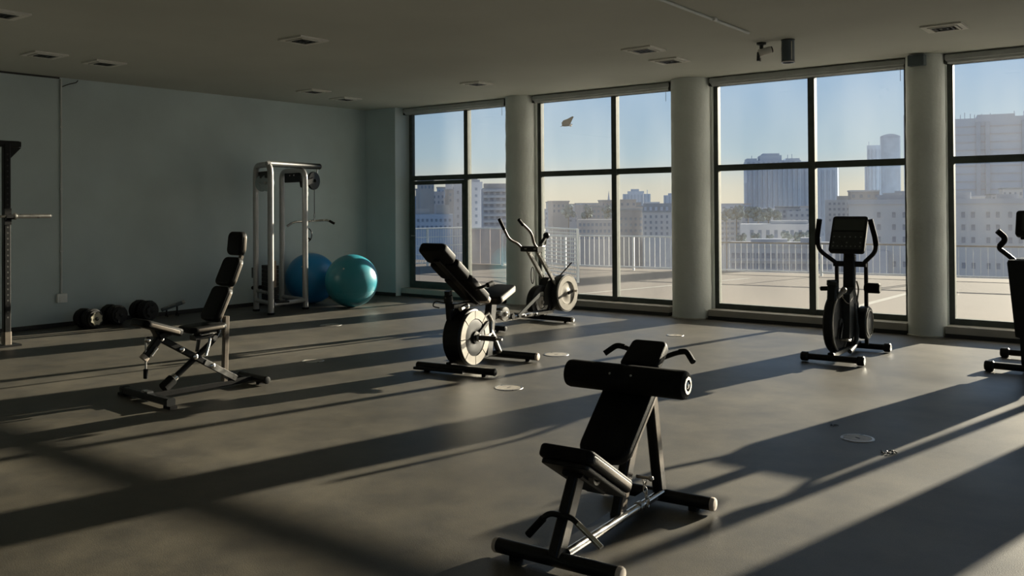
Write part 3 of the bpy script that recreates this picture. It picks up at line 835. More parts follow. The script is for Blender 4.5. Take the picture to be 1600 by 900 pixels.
# lat bar and cables
for k, o_ in enumerate((-.17, .02)):
    top = pz + dT * (o_ + (0 if k else 0)) - Z * (.24 if k == 0 else .14)
    bot = Vector((top.x, top.y, 1.42))
    cb = obj('cable', G().tube([top, bot], .005, 6), 'cable', ct)
    obj('snap_hook', G().tube([bot + Z * .0 + Vector((.014 * math.cos(t * PI / 6), 0, -.03 + .035 * math.sin(t * PI / 6))) for t in range(12)], .005, 6, True), 'steel', cb)
    obj('hanger_link', G().tube([bot - Z * .06, bot - Z * .115 + dT * .03], .006, 6).tube([bot - Z * .06, bot - Z * .115 - dT * .03], .006, 6), 'chrome', cb)
lc = pz - dT * .07
la = Vector((math.cos(yaw), math.sin(yaw), 0)) * 1.0
la.normalize()
pts = [lc - la * .36 - Z * .75, lc - la * .26 - Z * .685, lc + la * .26 - Z * .66, lc + la * .36 - Z * .715]
pts = [Vector((p.x, p.y, p.z + (1.31 - (lc.z - .67)))) for p in pts]
lt = obj('lat_bar', G().tube(fillet(pts, .05), .0155, 12), 'chrome', ct)
obj('bar_grip', G().tube([pts[0], pts[0].lerp(pts[1], .8)], .019, 12), 'tubepaint', lt)
obj('bar_grip', G().tube([pts[3], pts[3].lerp(pts[2], .8)], .019, 12), 'foam', lt)
hg = lc - dT * .08
hd = obj('strap_handle', G().tube([Vector((hg.x, hg.y, 1.10)) + la * .065 * math.cos(t * PI / 10) + Z * .10 * math.sin(t * PI / 10) for t in range(20)], .008, 8, True), 'cable', ct)
obj('handle_tube', G().tube([Vector((hg.x, hg.y, 1.025)) - la * .05, Vector((hg.x, hg.y, 1.06)), Vector((hg.x, hg.y, 1.025)) + la * .05], .014, 10), 'foam', hd)
# weight stack, guide rods, base rails
sc0 = pL.lerp(pN, .52) + dT * .14
ax = (pN - pL).normalized()
rz_ = math.atan2(ax.y, ax.x)
Rs = Matrix.Rotation(rz_, 3, 'Z')
for k in range(9):
    obj('weight_plate', G().box(sc0 + Z * (.17 + k * .06), (.29, .15, .055), Rs), 'stack', ct)
obj('stack_shroud', G().box(sc0 + ax * .16 - dT * .02 + Z * .56, (.10, .05, .38), Rs), 'stacklit', ct)
for k in (-.07, .07):
    obj('guide_rod', G().cyl(sc0 + ax * k + Z * .10, sc0 + ax * k + Z * (HT - .2), .011, 10), 'chrome', ct)
obj('stack_cable', G().tube([sc0 + Z * .64, sc0 + Z * (HT - .3)], .005, 6), 'cable', ct)
obj('pull_cable', G().tube([pL - ax * .06 + Z * (HT - .25), pL - ax * .06 + Z * .62], .005, 6), 'cable', ct)
obj('base_rail', G().tube([pL + Z * .16, pN + Z * .16], .032, 14), 'tubepaint', ct)
obj('base_rail', G().tube([pN + Z * .14 + dT * .05, pR + Z * .14], .032, 14), 'tubepaint', ct)
obj('base_rail', G().tube([pL + Z * .30, pN + Z * .30], .024, 14), 'steel', ct)
obj('base_rail', G().tube([pB + Z * .14, pR + Z * .14], .032, 14), 'tubepaint', ct)
obj('step_plate', G().box(pN.lerp(pR, .25) + Z * .165, (.16, .22, .02), Rs), 'blackmetal', ct)
lp = obj('low_pulley', G().box(pL - ax * .05 + Z * .56, (.09, .07, .15), Rs), 'blackmetal', ct)
obj('low_hook', G().tube([pL - ax * (.06 + .05 * math.cos(t * PI / 6)) + Z * (.42 + .08 * math.sin(t * PI / 6)) for t in range(12)], .006, 6, True), 'steel', lp)
obj('low_strap', G().tube(fillet([pL - ax * .14 + Z * .33, pL - ax * .05 + Z * .345, sc0 - ax * .05 + Z * .36], .05), .028, 10), 'foam', lp)

# ---- squat rack at the left edge
rk = thing('squat_rack', 'black squat rack upright with a barbell on its hook at the left edge', 'squat rack', (-10.52, 4.42, 0), 0)
for y0 in (0, -1.22):
    u = obj('upright', G().bar((0, y0, .02), (0, y0, 2.24), .075, .075), 'blackmetal', rk)
    obj('foot_plate', G().bx(-.10, .10, y0 - .12, y0 + .12, 0, .02), 'blackmetal', u, False)
    obj('foot_sleeve', G().bar((0, y0, .02), (0, y0, .16), .085, .085), 'brown_and_sunlit', u)
    holes = G()
    for k in range(30):
        holes.cyl((.036, y0, .32 + k * .062), (.0385, y0, .32 + k * .062), .011, 8)
    obj('peg_holes', holes, 'ventdark', u)['kind'] = 'stuff'
    obj('top_gusset', G().prism([(0, 0), (.13, 0), (0, -.14)], .012, Matrix.Translation((0, y0 + .03, 2.20)) @ Matrix(((0, 0, 1, 0), (1, 0, 0, 0), (0, 1, 0, 0), (0, 0, 0, 1)))), 'blackmetal', u)
    hk = obj('bar_hook', G().bx(.036, .10, y0 - .035, y0 + .035, 1.40, 1.415).bx(.036, .05, y0 - .035, y0 + .035, 1.34, 1.52).bx(.09, .10, y0 - .035, y0 + .035, 1.40, 1.455), 'blackmetal', u, False)
cbm = obj('top_crossbar', G().bar((0, -1.35, 2.235), (0, .13, 2.235), .06, .07, (1, 0, 0)), 'blackmetal', rk)
obj('bar_end_cap', G().bar((0, .13, 2.235), (0, .15, 2.235), .05, .06, (1, 0, 0)), 'plastic', cbm)
bb = thing('barbell', 'steel barbell sleeve jutting from the squat rack hook at the left edge', 'barbell', (-10.452, 4.42, 1.433), 0)
obj('shaft', G().cyl((0, -1.36, 0), (0, .05, 0), .014, 14), 'chrome', bb)
sv = obj('sleeve', G().cyl((0, .065, 0), (0, .445, 0), .0245, 18, .003), 'steel', bb)
obj('sleeve_collar', G().cyl((0, .05, 0), (0, .075, 0), .036, 18, .004), 'steel', sv)
obj('sleeve_bolt', G().cyl((0, .445, 0), (0, .462, 0), .013, 12, .003), 'chrome', sv)
sv = obj('sleeve', G().cyl((0, -1.375, 0), (0, -1.755, 0), .0245, 18, .003), 'steel', bb)
obj('sleeve_collar', G().cyl((0, -1.36, 0), (0, -1.385, 0), .036, 18, .004), 'steel', sv)

# ---- exercise balls
for nm, m, c, lab in (('exercise_ball', 'ballblue', (-11.24, 9.27, .40), 'dark blue exercise ball half hidden behind the teal one'),
                      ('exercise_ball', 'ballteal', (-10.33, 9.30, .40), 'teal exercise ball lit on its right side, in front of the pier')):
    b = thing(nm, lab, 'exercise ball', (c[0], c[1], 0), 0, 'exercise balls by the corner')
    obj('ball_shell', G().ball((0, 0, .398), .40, 48, 28, (1, 1, .995)), m, b)
    obj('air_plug', G().lathe([(.014, 0), (.014, .004), (.007, .007)], 14, axis_frame(Vector((.16, -.30, .60)), Vector((.4, -.75, .5)))), 'ballplug', b)
    for k in range(5):
        zz = .16 + k * .02
        rr = math.sqrt(.4 ** 2 - (zz - .4) ** 2) * .9995
        obj('rib_ring', G().tube([(rr * math.cos(t * PI / 30), rr * math.sin(t * PI / 30), zz) for t in range(60)], .0022, 5, True), m, b)

# ---- dumbbells by the left wall
def dumbbell(loc, rz, lab, hub, d=.125):
    t = thing('dumbbell', lab, 'dumbbell', loc, rz, 'dumbbells by the left wall')
    obj('handle', G().cyl((0, -.16, d), (0, .16, d), .03, 16), 'steel', t)
    for sg in (-1, 1):
        for k, (off, r_) in enumerate(((.045, d * .97), (.078, d), (.111, d), (.142, d * .88))):
            obj('weight_plate', G().lathe([(r_ * .5, -.013), (r_ - .008, -.013), (r_, -.006), (r_, .006), (r_ - .008, .013), (r_ * .5, .013)], 12 if k < 3 else 28,
                Matrix.Translation((0, sg * off, d)) @ Matrix.Rotation(R(90), 4, 'X') @ Matrix.Rotation(R(18), 4, 'Z')), 'stack', t)
        n = obj('star_collar', G().prism([((.085 if q % 2 else .070) * math.cos(R(q * 22.5)), (.085 if q % 2 else .070) * math.sin(R(q * 22.5))) for q in range(16)], .02,
            Matrix.Translation((0, sg * .166, d)) @ Matrix.Rotation(R(90), 4, 'X')), 'hub' if hub else 'stack', t)
        obj('collar_hole', G().lathe([(.024, 0), (.024, .008), (.012, .014)], 16, Matrix.Translation((0, sg * .178, d)) @ Matrix.Rotation(R(-90 * sg), 4, 'X')), 'blackmetal', n)
    return t


dumbbell((-11.28, 5.72, 0), R(-82), 'round black dumbbell with a pale star collar, nearest the rack', True)
dumbbell((-11.40, 6.12, 0), R(-88), 'black dumbbell between the pale-collared one and the taller one', False, .128)
dumbbell((-11.36, 6.52, 0), R(-84), 'taller black dumbbell nearest the adjustable bench', False, .142)
# small tubular stand
ps = thing('push_up_stand', 'small dark chrome-edged tubular stand on the floor by the left wall', 'push-up stand', (-11.5, 7.02, 0), R(72))
for x0 in (-.07, .07):
    obj('leg', G().tube(fillet([(x0, -.06, .012), (x0, 0, .07), (x0, .06, .012)], .03), .011, 10), 'blackmetal', ps)
    obj('upright', G().cyl((x0, 0, .05), (x0, 0, .12 + x0 * .3), .012, 10), 'blackmetal', ps)
obj('grip', G().cyl((-.14, 0, .10), (.14, 0, .185), .026, 16, .004), 'bluebox', ps)
for o_ in (-.022, .022):
    obj('chrome_strip', G().cyl((-.12, o_, .122), (.05, o_, .172), .005, 8), 'chrome', ps)
obj('end_knob', G().ball((.155, 0, .192), .03, 14, 10), 'steel', ps)

# ---- wall conduit with socket
wc = thing('wall_conduit', 'thin painted conduit running down the left wall to a socket box', 'conduit', (XL, 5.58, .36), 0)
obj('pipe', G().tube([(.014, 0, .05), (.014, 0, CE - .36 - .02)], .0125, 12), 'conduit', wc)
sk = obj('socket_box', G().pad(Matrix.Translation((.022, 0, -.05)) @ Matrix.Rotation(R(-90), 4, 'Y'), .115, .13, .044, .012, .006), 'white', wc)
obj('socket_cover', G().pad(Matrix.Translation((.046, 0, -.035)) @ Matrix.Rotation(R(-90), 4, 'Y'), .07, .08, .006, .008, .002), 'white', sk)
for zz in (.6, 1.4, 2.2):
    obj('pipe_clip', G().bx(0, .030, -.020, .020, zz, zz + .016), 'conduit', wc, False)
obj('branch_wire', G().tube(fillet([(.012, .0, 2.72), (.012, .10, 2.77), (.012, .20, 2.80), (.012, .22, 2.83)], .05), .006, 8), 'cable', wc)
tr = G().bx(XL, XL + .02, 2.0, 5.56, CE - .022, CE)
tag(obj('cable_trunking', tr, 'base', None, False), 'dark thin cable trunking along the top of the left wall', 'trunking')

# ---- ceiling fittings
def vent(x, y, lab, sz=.36, mt='diffuser'):
    t = thing('ceiling_vent', lab, 'air vent', (x, y, CE), 0, 'square ceiling vents')
    h = sz / 2
    obj('frame', G().bx(-h, h, -h, -h + .045, -.016, 0).bx(-h, h, h - .045, h, -.016, 0).bx(-h, -h + .045, -h + .045, h - .045, -.016, 0).bx(h - .045, h, -h + .045, h - .045, -.016, 0), mt, t, False)
    obj('backing', G().bx(-h + .04, h - .04, -h + .04, h - .04, -.004, 0), 'ventdark', t, False)
    for k in range(3):
        q = h * (.70 - .24 * k)
        w_ = .018
        obj('louvre', G().bx(-q, q, -q, -q + w_, -.024, -.012).bx(-q, q, q - w_, q, -.024, -.012).bx(-q, -q + w_, -q + w_, q - w_, -.024, -.012).bx(q - w_, q, -q + w_, q - w_, -.024, -.012), mt if k == 0 else 'greyplastic', t, False)
    return t


vent(-7.24, 5.89, 'square ceiling vent alone in the middle of the ceiling above the bench')
vent(-10.09, 4.64, 'square ceiling vent near the left wall, left one of the pair by the conduit')
vent(-10.14, 5.34, 'square ceiling vent near the left wall, right one of the pair by the conduit')
vent(-10.30, 8.56, 'square ceiling vent above the cable tower, nearer one of the pair')
vent(-10.65, 9.48, 'square ceiling vent above the cable tower, farther one of the pair')
vent(-7.97, 9.48, 'square ceiling vent before the first window, beside the first column', .34)
vent(-4.87, 8.61, 'square ceiling vent before the second window, nearer one of the pair', .36, 'diffuser')
vent(-5.0, 9.45, 'square ceiling vent before the second window, farther one of the pair', .36, 'diffuser')
vent(-2.02, 9.39, 'square ceiling vent before the third column at upper right', .36, 'diffuser')
vent(-8.26, 3.43, 'square ceiling vent cut by the upper left edge')
cd = thing('ceiling_conduit', 'thin surface conduit running along the ceiling toward the security camera', 'conduit', (-3.55, 6.0, CE), 0)
obj('pipe', G().tube([(.03, -2.0, -.014), (-.03, 2.40, -.014)], .013, 10), 'conduit', cd)
for yy in (-.5, 1.55):
    obj('pipe_joint', G().cyl((0, yy, -.014), (0, yy + .05, -.014), .018, 12), 'white', cd)
sc2 = thing('security_camera', 'small grey security camera hanging from the ceiling beside the dark cylinder', 'camera', (-3.72, 9.06, CE), R(30))
obj('mount', G().lathe([(.05, 0), (.05, -.02), (.02, -.03), (.02, -.07)], 20), 'greyplastic', sc2)
bd = obj('housing', G().cyl((-.03, 0, -.11), (.10, 0, -.075), .040, 18, .008), 'diffuser', sc2)
obj('lens_ring', G().cyl((.10, 0, -.075), (.112, 0, -.072), .034, 18, .003), 'blackmetal', bd)
obj('drop_arm', G().bar((-.03, 0, -.10), (-.035, 0, -.19), .035, .03), 'greyplastic', sc2)
obj('status_lamp', G().cyl((-.012, 0, -.16), (-.012, 0, -.195), .008, 10), 'chrome', sc2)
cl = thing('ceiling_spotlight', 'dark shiny cylinder spotlight hanging from the ceiling before the third window', 'spotlight', (-3.44, 9.07, CE), 0)
can = obj('can', G().ring([(.056, 0), (.066, -.004), (.066, -.222), (.062, -.23), (.056, -.23)], 30).lathe([(.057, -.01), (.057, -.02)], 30), 'bluebox', cl)
obj('trim_ring', G().ring([(.055, -.226), (.068, -.226), (.068, -.238), (.055, -.238)], 30), 'chrome', cl)
obj('reflector', G().lathe([(.054, -.21), (.03, -.17), (.012, -.165)], 24), 'chrome', cl)
obj('mount_plate', G().lathe([(.07, 0), (.07, -.008), (.06, -.012)], 30), 'greyplastic', cl)
for k in (.9, -.9):
    obj('side_strip', G().box((.066 * math.sin(k), -.066 * math.cos(k), -.12), (.012, .006, .19), Matrix.Rotation(k, 3, 'Z')), 'chrome', cl)
eb = thing('emergency_light', 'small dark box fixed to the top of the third column', 'emergency light', (-2.63, 10.87, 3.13), R(-6))
obj('case', G().pad(Matrix.Translation((-.09, 0, 0)) @ Matrix.Rotation(0, 4, 'X'), .18, .10, .12, .012, .006), 'bluebox', eb)
obj('back_plate', G().bx(-.08, .08, .045, .06, -.055, .055), 'greyplastic', eb, False)

# ---- roller blinds rolled up above each window
BL = ['orange-lit grey roller blind rolled up above the first window', 'grey roller blind rolled up above the second window',
      'grey roller blind rolled up above the third window', 'grey roller blind rolled up above the rightmost window']
BL[0] = 'grey roller blind rolled up above the first window beside the corner pier'
for i, (x0, xm, x1) in enumerate(WIN[:4]):
    b = thing('roller_blind', BL[i], 'roller blind', ((x0 + x1) / 2, 11.10, 3.14), 0, 'roller blinds above the windows')
    w2 = (x1 - x0) / 2 - .01
    obj('cassette', G().bar((-w2, 0, .022), (w2, 0, .022), .085, .075), 'blind', b)
    rl = obj('fabric_roll', G().cyl((-w2 + .02, .005, -.012), (w2 - .02, .005, -.012), .034, 16), 'blind', b)
    obj('bottom_bar', G().bar((-w2 + .03, .03, -.045), (w2 - .03, .03, -.045), .02, .014), 'steel', rl)
    for sg in (-1, 1):
        obj('end_bracket', G().bx(sg * w2 - .006, sg * w2 + .006, -.04, .04, -.05, .06), 'greyplastic', b, False)
    obj('pull_chain', G().tube([(w2 - .05, -.035, -.04), (w2 - .05, -.035, -.20)], .003, 6), 'steel', b)

# ---- floor covers
FC = [(-8.947, 7.697, .14, 'round metal floor cover nearest the exercise balls'), (-6.995, 5.788, .11, 'round metal floor cover between the adjustable bench and the recumbent bike'),
      (-5.275, 7.493, .13, 'round metal floor cover right of the recumbent bike'), (-4.626, 5.886, .12, 'round metal floor cover behind the foreground bench, left of its roller'),
      (-4.935, 9.407, .10, 'round metal floor cover before the second column'), (-1.816, 5.931, .105, 'round metal floor cover on the sunlit floor at right')]
for x, y, r_, lab in FC:
    t = thing('floor_cover', lab, 'floor cover', (x, y, 0), R(20 * x), 'round floor covers')
    obj('rim', G().ring([(r_ - .018, 0), (r_, 0), (r_ - .003, .004), (r_ - .018, .004)], 36), 'steel', t)
    pt = obj('lid', G().lathe([(r_ - .020, 0), (r_ - .020, .003), (r_ * .5, .0035)], 36), 'cover', t)
    obj('lid_slot', G().bx(-.02, .02, -.005, .005, .0030, .0045), 'ventdark', pt, False)
for x, y, lab in ((-1.56, 5.69, 'curled black scrap on the sunlit floor right of the round cover'), (-2.05, 6.18, 'tiny dark scrap on the sunlit floor left of the round cover')):
    g = G()
    for k in range(3):
        a = k * 2.1 + x
        g.tube([(.05 * math.cos(a + q * .35) * (1 - .12 * q), .035 * math.sin(a + q * .5), .004 + .006 * (q % 2)) for q in range(6)], .004, 6)
    o = obj('floor_scrap', g, 'cable')
    o.location = (x, y, 0)
    if 'tiny' in lab:
        o.scale = (.6, .6, .6)
    tag(o, lab, 'scrap')

# ------------------------------------------------------------------ terrace
struct('floor_terrace', G().bx(-40, 24, 11.5, 19.0, -.25, -.01).add([(-40, 19, -.01), (-16, 19, -.01), (24, 19, -.01), (24, 25, -.01), (-11.6, 18.45 + .55, -.01)], [(2, 3, 4)]), 'terrace', None, False)
for i, (a, b, w_) in enumerate((((-8.9, 11.9), (-7.6, 17.8), .10), ((-4.2, 13.0), (-4.05, 17.9), .12), ((-1.9, 12.2), (2.4, 13.6), .04))):
    d = Vector((b[0] - a[0], b[1] - a[1], 0)); n_ = Vector((-d.y, d.x, 0)).normalized() * w_ / 2
    A, B_ = Vector((a[0], a[1], -.008)), Vector((b[0], b[1], -.008))
    g = G().add([A - n_, B_ - n_, B_ + n_, A + n_], [(0, 1, 2, 3)])
    tag(obj('pavement_line', g, 'terraceline', None, False), ['pale painted line on the terrace outside the second window', 'pale painted line on the terrace outside the third window', 'thin pale joint on the terrace outside the rightmost window'][i], 'floor line')


def railing(name, lab, a, b, h, nposts, bar_step, hand, bars='rail', horiz=0, thick=.012, cat='railing'):
    a, b = Vector((*a, -.01)), Vector((*b, -.01))
    d = b - a
    L = d.length
    t = thing(name, lab, cat, a, math.atan2(d.y, d.x))
    obj('hand_rail', G().bar((0, 0, h), (L, 0, h), .05, .035), hand, t)
    obj('bottom_rail', G().bar((0, 0, .08), (L, 0, .08), .03, .03), bars, t)
    p0 = obj('post', G().bar((0, 0, 0), (0, 0, h), .05, .05, (1, 0, 0)), bars, t)
    for k in range(1, nposts):
        share(p0, 'post', t, (L * k / (nposts - 1), 0, 0))
    for k in range(horiz):
        z_ = .08 + (h - .08) * (k + 1) / (horiz + 1)
        obj('rail_bar', G().bar((0, .0, z_), (L, 0, z_), .016, .022), bars, t)
    if bar_step:
        n_ = int(L / bar_step)
        b0 = obj('bar', G().bar((bar_step, 0, .08), (bar_step, 0, h), thick, thick, (1, 0, 0)), bars, t, False)
        if n_ <= 140:
            for k in range(1, n_ - 1):
                share(b0, 'bar', t, (bar_step * k, 0, 0))
    return t


railing('terrace_railing', 'pale bar railing along the terrace edge outside the second window', (-14.4, 18.1), (-9.0, 18.75), .80, 4, .13, 'rail')
railing('terrace_railing', 'dark topped railing along the terrace edge outside the third window', (-8.9, 18.76), (-4.25, 19.5), .69, 3, .13, 'darkrail', 'rail', 0, .008)
railing('terrace_railing', 'dark topped railing along the terrace edge outside the rightmost window', (-4.12, 19.52), (1.5, 20.4), .68, 3, .13, 'darkrail', 'rail', 0, .008)
railing('mesh_fence', 'tall pale mesh fence on the terrace seen through the first window', (-16.3, 15.9), (-15.75, 18.15), .97, 3, .075, 'rail', 'rail', 3, .012, 'fence')
railing('fence_panel', 'pale slatted fence panel with a post standing alone outside the second window', (-11.4, 15.76), (-9.95, 14.90), 1.06, 2, .09, 'rail', 'rail', 11, .006, 'fence')
hp = thing('hoarding_panel', 'pinkish board hoarding behind the bars outside the first window', 'hoarding', (-15.7, 18.35, 0), R(6))
for k in range(7):
    obj('board', G().bx(k * .32, k * .32 + .312, 0, .025 + .004 * (k % 2), .0, .92), 'hoarding', hp, False)
obj('cap_rail', G().bx(0, 2.24, -.015, .04, .92, .955), 'rail', hp, False)

# ------------------------------------------------------------------ city
gr = G().add([(-4500, 30, -60), (4500, 30, -60), (4500, 5500, -60), (-4500, 5500, -60)], [(0, 1, 2, 3)])
struct('ground_city', gr, 'ground', None, False)
ZG = -60.0
PLACED = []


def building(name, lab, x, y, w, zt, depth, m, yawd=0, group=None, name_cat='building'):
    """root at the middle of the front face's foot; local -y looks to the gym"""
    a = math.atan2(y, x) - PI / 2 + R(yawd)
    t = thing(name, lab, name_cat, (x, y, ZG), a, group)
    obj('wall', G().bx(-w / 2, w / 2, 0, depth, 0, zt - ZG), m, t, False)
    PLACED.append((x - math.sin(a) * depth / 2, y + math.cos(a) * depth / 2, max(w, depth) * .65))
    return t


def win_grid(t, xs, zs, w, h, m='bwin', name='window', zoff=-ZG):
    first = None
    for z_ in zs:
        for x_ in xs:
            if first is None:
                first = obj(name, G().bx(-w / 2, w / 2, -.12, .2, -h / 2, h / 2), m, t, False)
                first.location = (x_, 0, z_ + zoff)
            else:
                share(first, name, t, (x_, 0, z_ + zoff))


def lin(a, b, n):
    return [a + (b - a) * k / (n - 1) for k in range(n)]


def ribs(t, xs, z0, z1, w, dp, m, name='rib'):
    first = None
    for x_ in xs:
        if first is None:
            first = obj(name, G().bx(-w / 2, w / 2, -dp, .3, z0 - ZG, z1 - ZG), m, t, False)
            first.location = (x_, 0, 0)
        else:
            share(first, name, t, (x_, 0, 0))


def roof_box(t, x0, x1, zt, h, m='bgrey', d0=2, d1=8, name='roof_box'):
    return obj(name, G().bx(x0, x1, d0, d1, zt - ZG, zt - ZG + h), m, t, False)


struct('unseen_sun_blocker', G().bx(-3.5, -2.62, 48, 50.5, ZG, 14.5).bx(-3.58, -2.55, 47.9, 50.6, 14.5, 14.9), 'bbeige', None, False)  # unseen slim block added to keep direct sun off the left wall
# through the first window
b = building('office_block', 'low blue grey block with two rows of small windows, at far left', -274, 294, 18.8, -1.5, 14, 'bblue')
win_grid(b, lin(-8, 8, 9), (-4.2, -7.2), 1.0, 1.3)
roof_box(b, -9, -1, -1.5, 2.4, 'bbeige'); roof_box(b, 2, 8, -1.5, 4.2, 'bbeige')
b = building('slab_block', 'narrow pale slab tower behind the door pane of the first window', -296, 340, 8.3, 13.0, 12, 'bgrey')
win_grid(b, (-2.2, 2.2), (9, 5, 1, -3, -7), 1.0, 1.5)
roof_box(b, -3, 1, 13, 1.6)
b = building('slab_block', 'grey stair tower joined to the banded white block in the first window', -303, 359, 6.7, 14.8, 12, 'bgrey')
win_grid(b, (0,), (11, 7.5, 4, .5, -3, -6.5), 1.2, 1.4)
roof_box(b, -2, 2, 14.8, 1.2)
b = building('banded_block', 'wide white block with stacked horizontal balcony bands in the first window', -270, 348, 30.0, 10.5, 16, 'bgrey', 6)
for k in range(7):
    obj('balcony_band', G().bx(-15, 15, -1.2, 0, -ZG + 9.0 - k * 3.0, -ZG + 10.2 - k * 3.0), 'bwhite', b, False)
win_grid(b, lin(-13.5, 13.5, 10), [8.3 - k * 3.0 for k in range(6)], 1.6, 1.4)
roof_box(b, -14, -2, 10.5, 2.6, 'bbeige'); roof_box(b, 3, 6, 10.5, 1.5)
# through the second window
b = building('apartment_block', 'low beige block with a plain row of windows in the second window', -243, 381, 18.9, -5.0, 14, 'bbeige')
win_grid(b, lin(-8.2, 8.2, 9), (-7.6, -10.8, -14), 1.1, 1.5)
b = building('apartment_block', 'dark roofed distant block above the beige one in the second window', -321, 511, 20.0, .9, 18, 'bbrown')
win_grid(b, lin(-8.5, 8.5, 7), (-1.8, -5.2), 1.4, 1.6)
obj('roof', G().bx(-10.6, 10.6, -.5, 18.5, .9 - ZG, 2.0 - ZG), 'roofgrey', b, False)
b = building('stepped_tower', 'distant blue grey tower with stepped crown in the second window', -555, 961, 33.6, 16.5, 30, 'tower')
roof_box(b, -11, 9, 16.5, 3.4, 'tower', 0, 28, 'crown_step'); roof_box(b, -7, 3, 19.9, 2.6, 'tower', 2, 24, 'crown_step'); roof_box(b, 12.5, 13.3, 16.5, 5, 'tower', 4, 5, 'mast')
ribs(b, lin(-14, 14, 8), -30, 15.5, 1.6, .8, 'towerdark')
b = building('mansard_block', 'white block with a grey mansard roof and four window rows, beside the second column', -232, 428, 20.1, -1.8, 15, 'bwhite')
win_grid(b, lin(-8.6, 8.6, 7), (-4.2, -7.2, -10.2, -13.2), 1.1, 1.5)
obj('mansard_roof', G().add([(-10.3, -.4, -1.8 - ZG), (10.3, -.4, -1.8 - ZG), (10.3, 15.4, -1.8 - ZG), (-10.3, 15.4, -1.8 - ZG), (-9.6, 1.2, 3.0 - ZG), (9.6, 1.2, 3.0 - ZG), (9.6, 14, 3.0 - ZG), (-9.6, 14, 3.0 - ZG)],
    [(0, 1, 5, 4), (1, 2, 6, 5), (2, 3, 7, 6), (3, 0, 4, 7), (4, 5, 6, 7)]), 'roofgrey', b, False)
for x_ in lin(-8.6, 8.6, 7):
    obj('dormer', G().bx(x_ - .7, x_ + .7, -.3, 1.5, -.9 - ZG, 1.1 - ZG), 'bblue', b, False)
b = building('apartment_block', 'brown grey block left of the mansard roofed one in the second window', -256, 434, 16.3, -.9, 14, 'bbrown')
win_grid(b, lin(-6.8, 6.8, 6), (-5.5, -8.8, -12.1), 1.2, 1.5)
obj('roof', G().bx(-8.5, 8.5, -.4, 14, -.9 - ZG, .4 - ZG), 'roofgrey', b, False)
b = building('far_tower', 'small distant grey tower beside the second column', -474, 898, 17.8, 13.5, 16, 'tower')
roof_box(b, -4, 3, 13.5, 2.2, 'tower')
ribs(b, lin(-7, 7, 4), -20, 12.5, 1.4, .6, 'towerdark')
# through the third window
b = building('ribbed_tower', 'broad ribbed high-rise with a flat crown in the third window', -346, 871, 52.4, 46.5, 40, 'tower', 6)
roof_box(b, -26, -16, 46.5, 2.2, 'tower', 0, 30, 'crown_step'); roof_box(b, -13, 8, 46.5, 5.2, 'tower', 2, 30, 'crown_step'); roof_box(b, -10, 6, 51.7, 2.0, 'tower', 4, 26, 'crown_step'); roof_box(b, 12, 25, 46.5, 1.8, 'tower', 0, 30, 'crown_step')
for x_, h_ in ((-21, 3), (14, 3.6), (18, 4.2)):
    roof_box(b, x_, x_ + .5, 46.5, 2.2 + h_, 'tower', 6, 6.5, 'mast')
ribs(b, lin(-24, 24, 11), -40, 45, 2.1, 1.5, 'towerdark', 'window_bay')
ribs(b, (-27.4,), -40, 24, 2.4, -1.0, 'tower', 'side_shaft')
for k in range(12):
    obj('floor_line', G().bx(-26.3, 26.3, -.35, .1, 40 - k * 6.4 - ZG, 40.7 - k * 6.4 - ZG), 'tower', b, False)
b = building('far_tower', 'slim grey tower at the right shoulder of the ribbed high-rise', -328, 910, 13.1, 46.3, 20, 'tower')
ribs(b, lin(-4.5, 4.5, 3), -30, 44, 1.6, .8, 'towerdark', 'window_bay')
b = building('far_tower', 'plain grey tower just right of the third window mullion', -312, 923, 22.9, 39.6, 22, 'tower', -5)
ribs(b, lin(-8, 8, 4), -30, 37, 2.4, .8, 'towerdark', 'window_bay')
b = building('far_tower', 'shorter flat topped tower of the trio left of the third column', -340, 1191, 18.0, 77.4, 22, 'tower')
ribs(b, lin(-6.5, 6.5, 4), -30, 72, 1.8, .9, 'towerdark', 'window_bay'); roof_box(b, -7, -6.4, 77.4, 5, 'tower', 4, 4.6, 'mast')
roof_box(b, -12, -8.8, -20, 70, 'tower', 2, 12, 'side_shaft')
b = building('round_topped_tower', 'tall blue grey tower with a curved crown near the third column', -310, 1151, 22.7, 83.5, 24, 'towerdark')
poly = [(-11.35, 0)] + [(-11.35 + 22.7 * k / 12, 4.6 * math.sin(PI * (k + 1) / 14) ** .8) for k in range(13)] + [(11.35, 0)]
obj('crown', G().prism(poly, 20, Matrix(((1, 0, 0, 0), (0, 0, 1, 11), (0, 1, 0, 83.5 - ZG), (0, 0, 0, 1)))), 'towerdark', b)
ribs(b, (-10.9, 10.9), -30, 84, 1.2, .6, 'tower')
for k in range(14):
    obj('floor_line', G().bx(-10.5, 10.5, -.25, .1, 14 - k * 4.2 - ZG, 14.7 - k * 4.2 - ZG), 'tower', b, False)
b = building('far_tower', 'tallest slim tower half hidden behind the third column', -277, 1113, 14.9, 106, 16, 'tower')
roof_box(b, -5, 6, 106, 2.6, 'tower'); ribs(b, lin(-5, 5, 3), -30, 102, 1.6, .7, 'towerdark', 'window_bay')
b = building('balcony_slab', 'white slab with stacked dark balconies at left of the third window', -214, 467, 17.4, -.2, 14, 'bwhite')
win_grid(b, lin(-7, 7, 6), [-2.5 - 2.9 * k for k in range(7)], 1.7, 1.2)
for k in range(7):
    obj('balcony_band', G().bx(-8.6, 8.6, -.9, 0, -ZG - 4.1 - k * 2.9, -ZG - 3.6 - k * 2.9), 'bwhite', b, False)
b = building('long_block', 'long low white block with two rows of dark openings below the railing', -106, 272, 31.8, -10.3, 14, 'bwhite')
win_grid(b, lin(-14.4, 14.4, 20), (-14.2, -17.4), 1.0, 1.6)
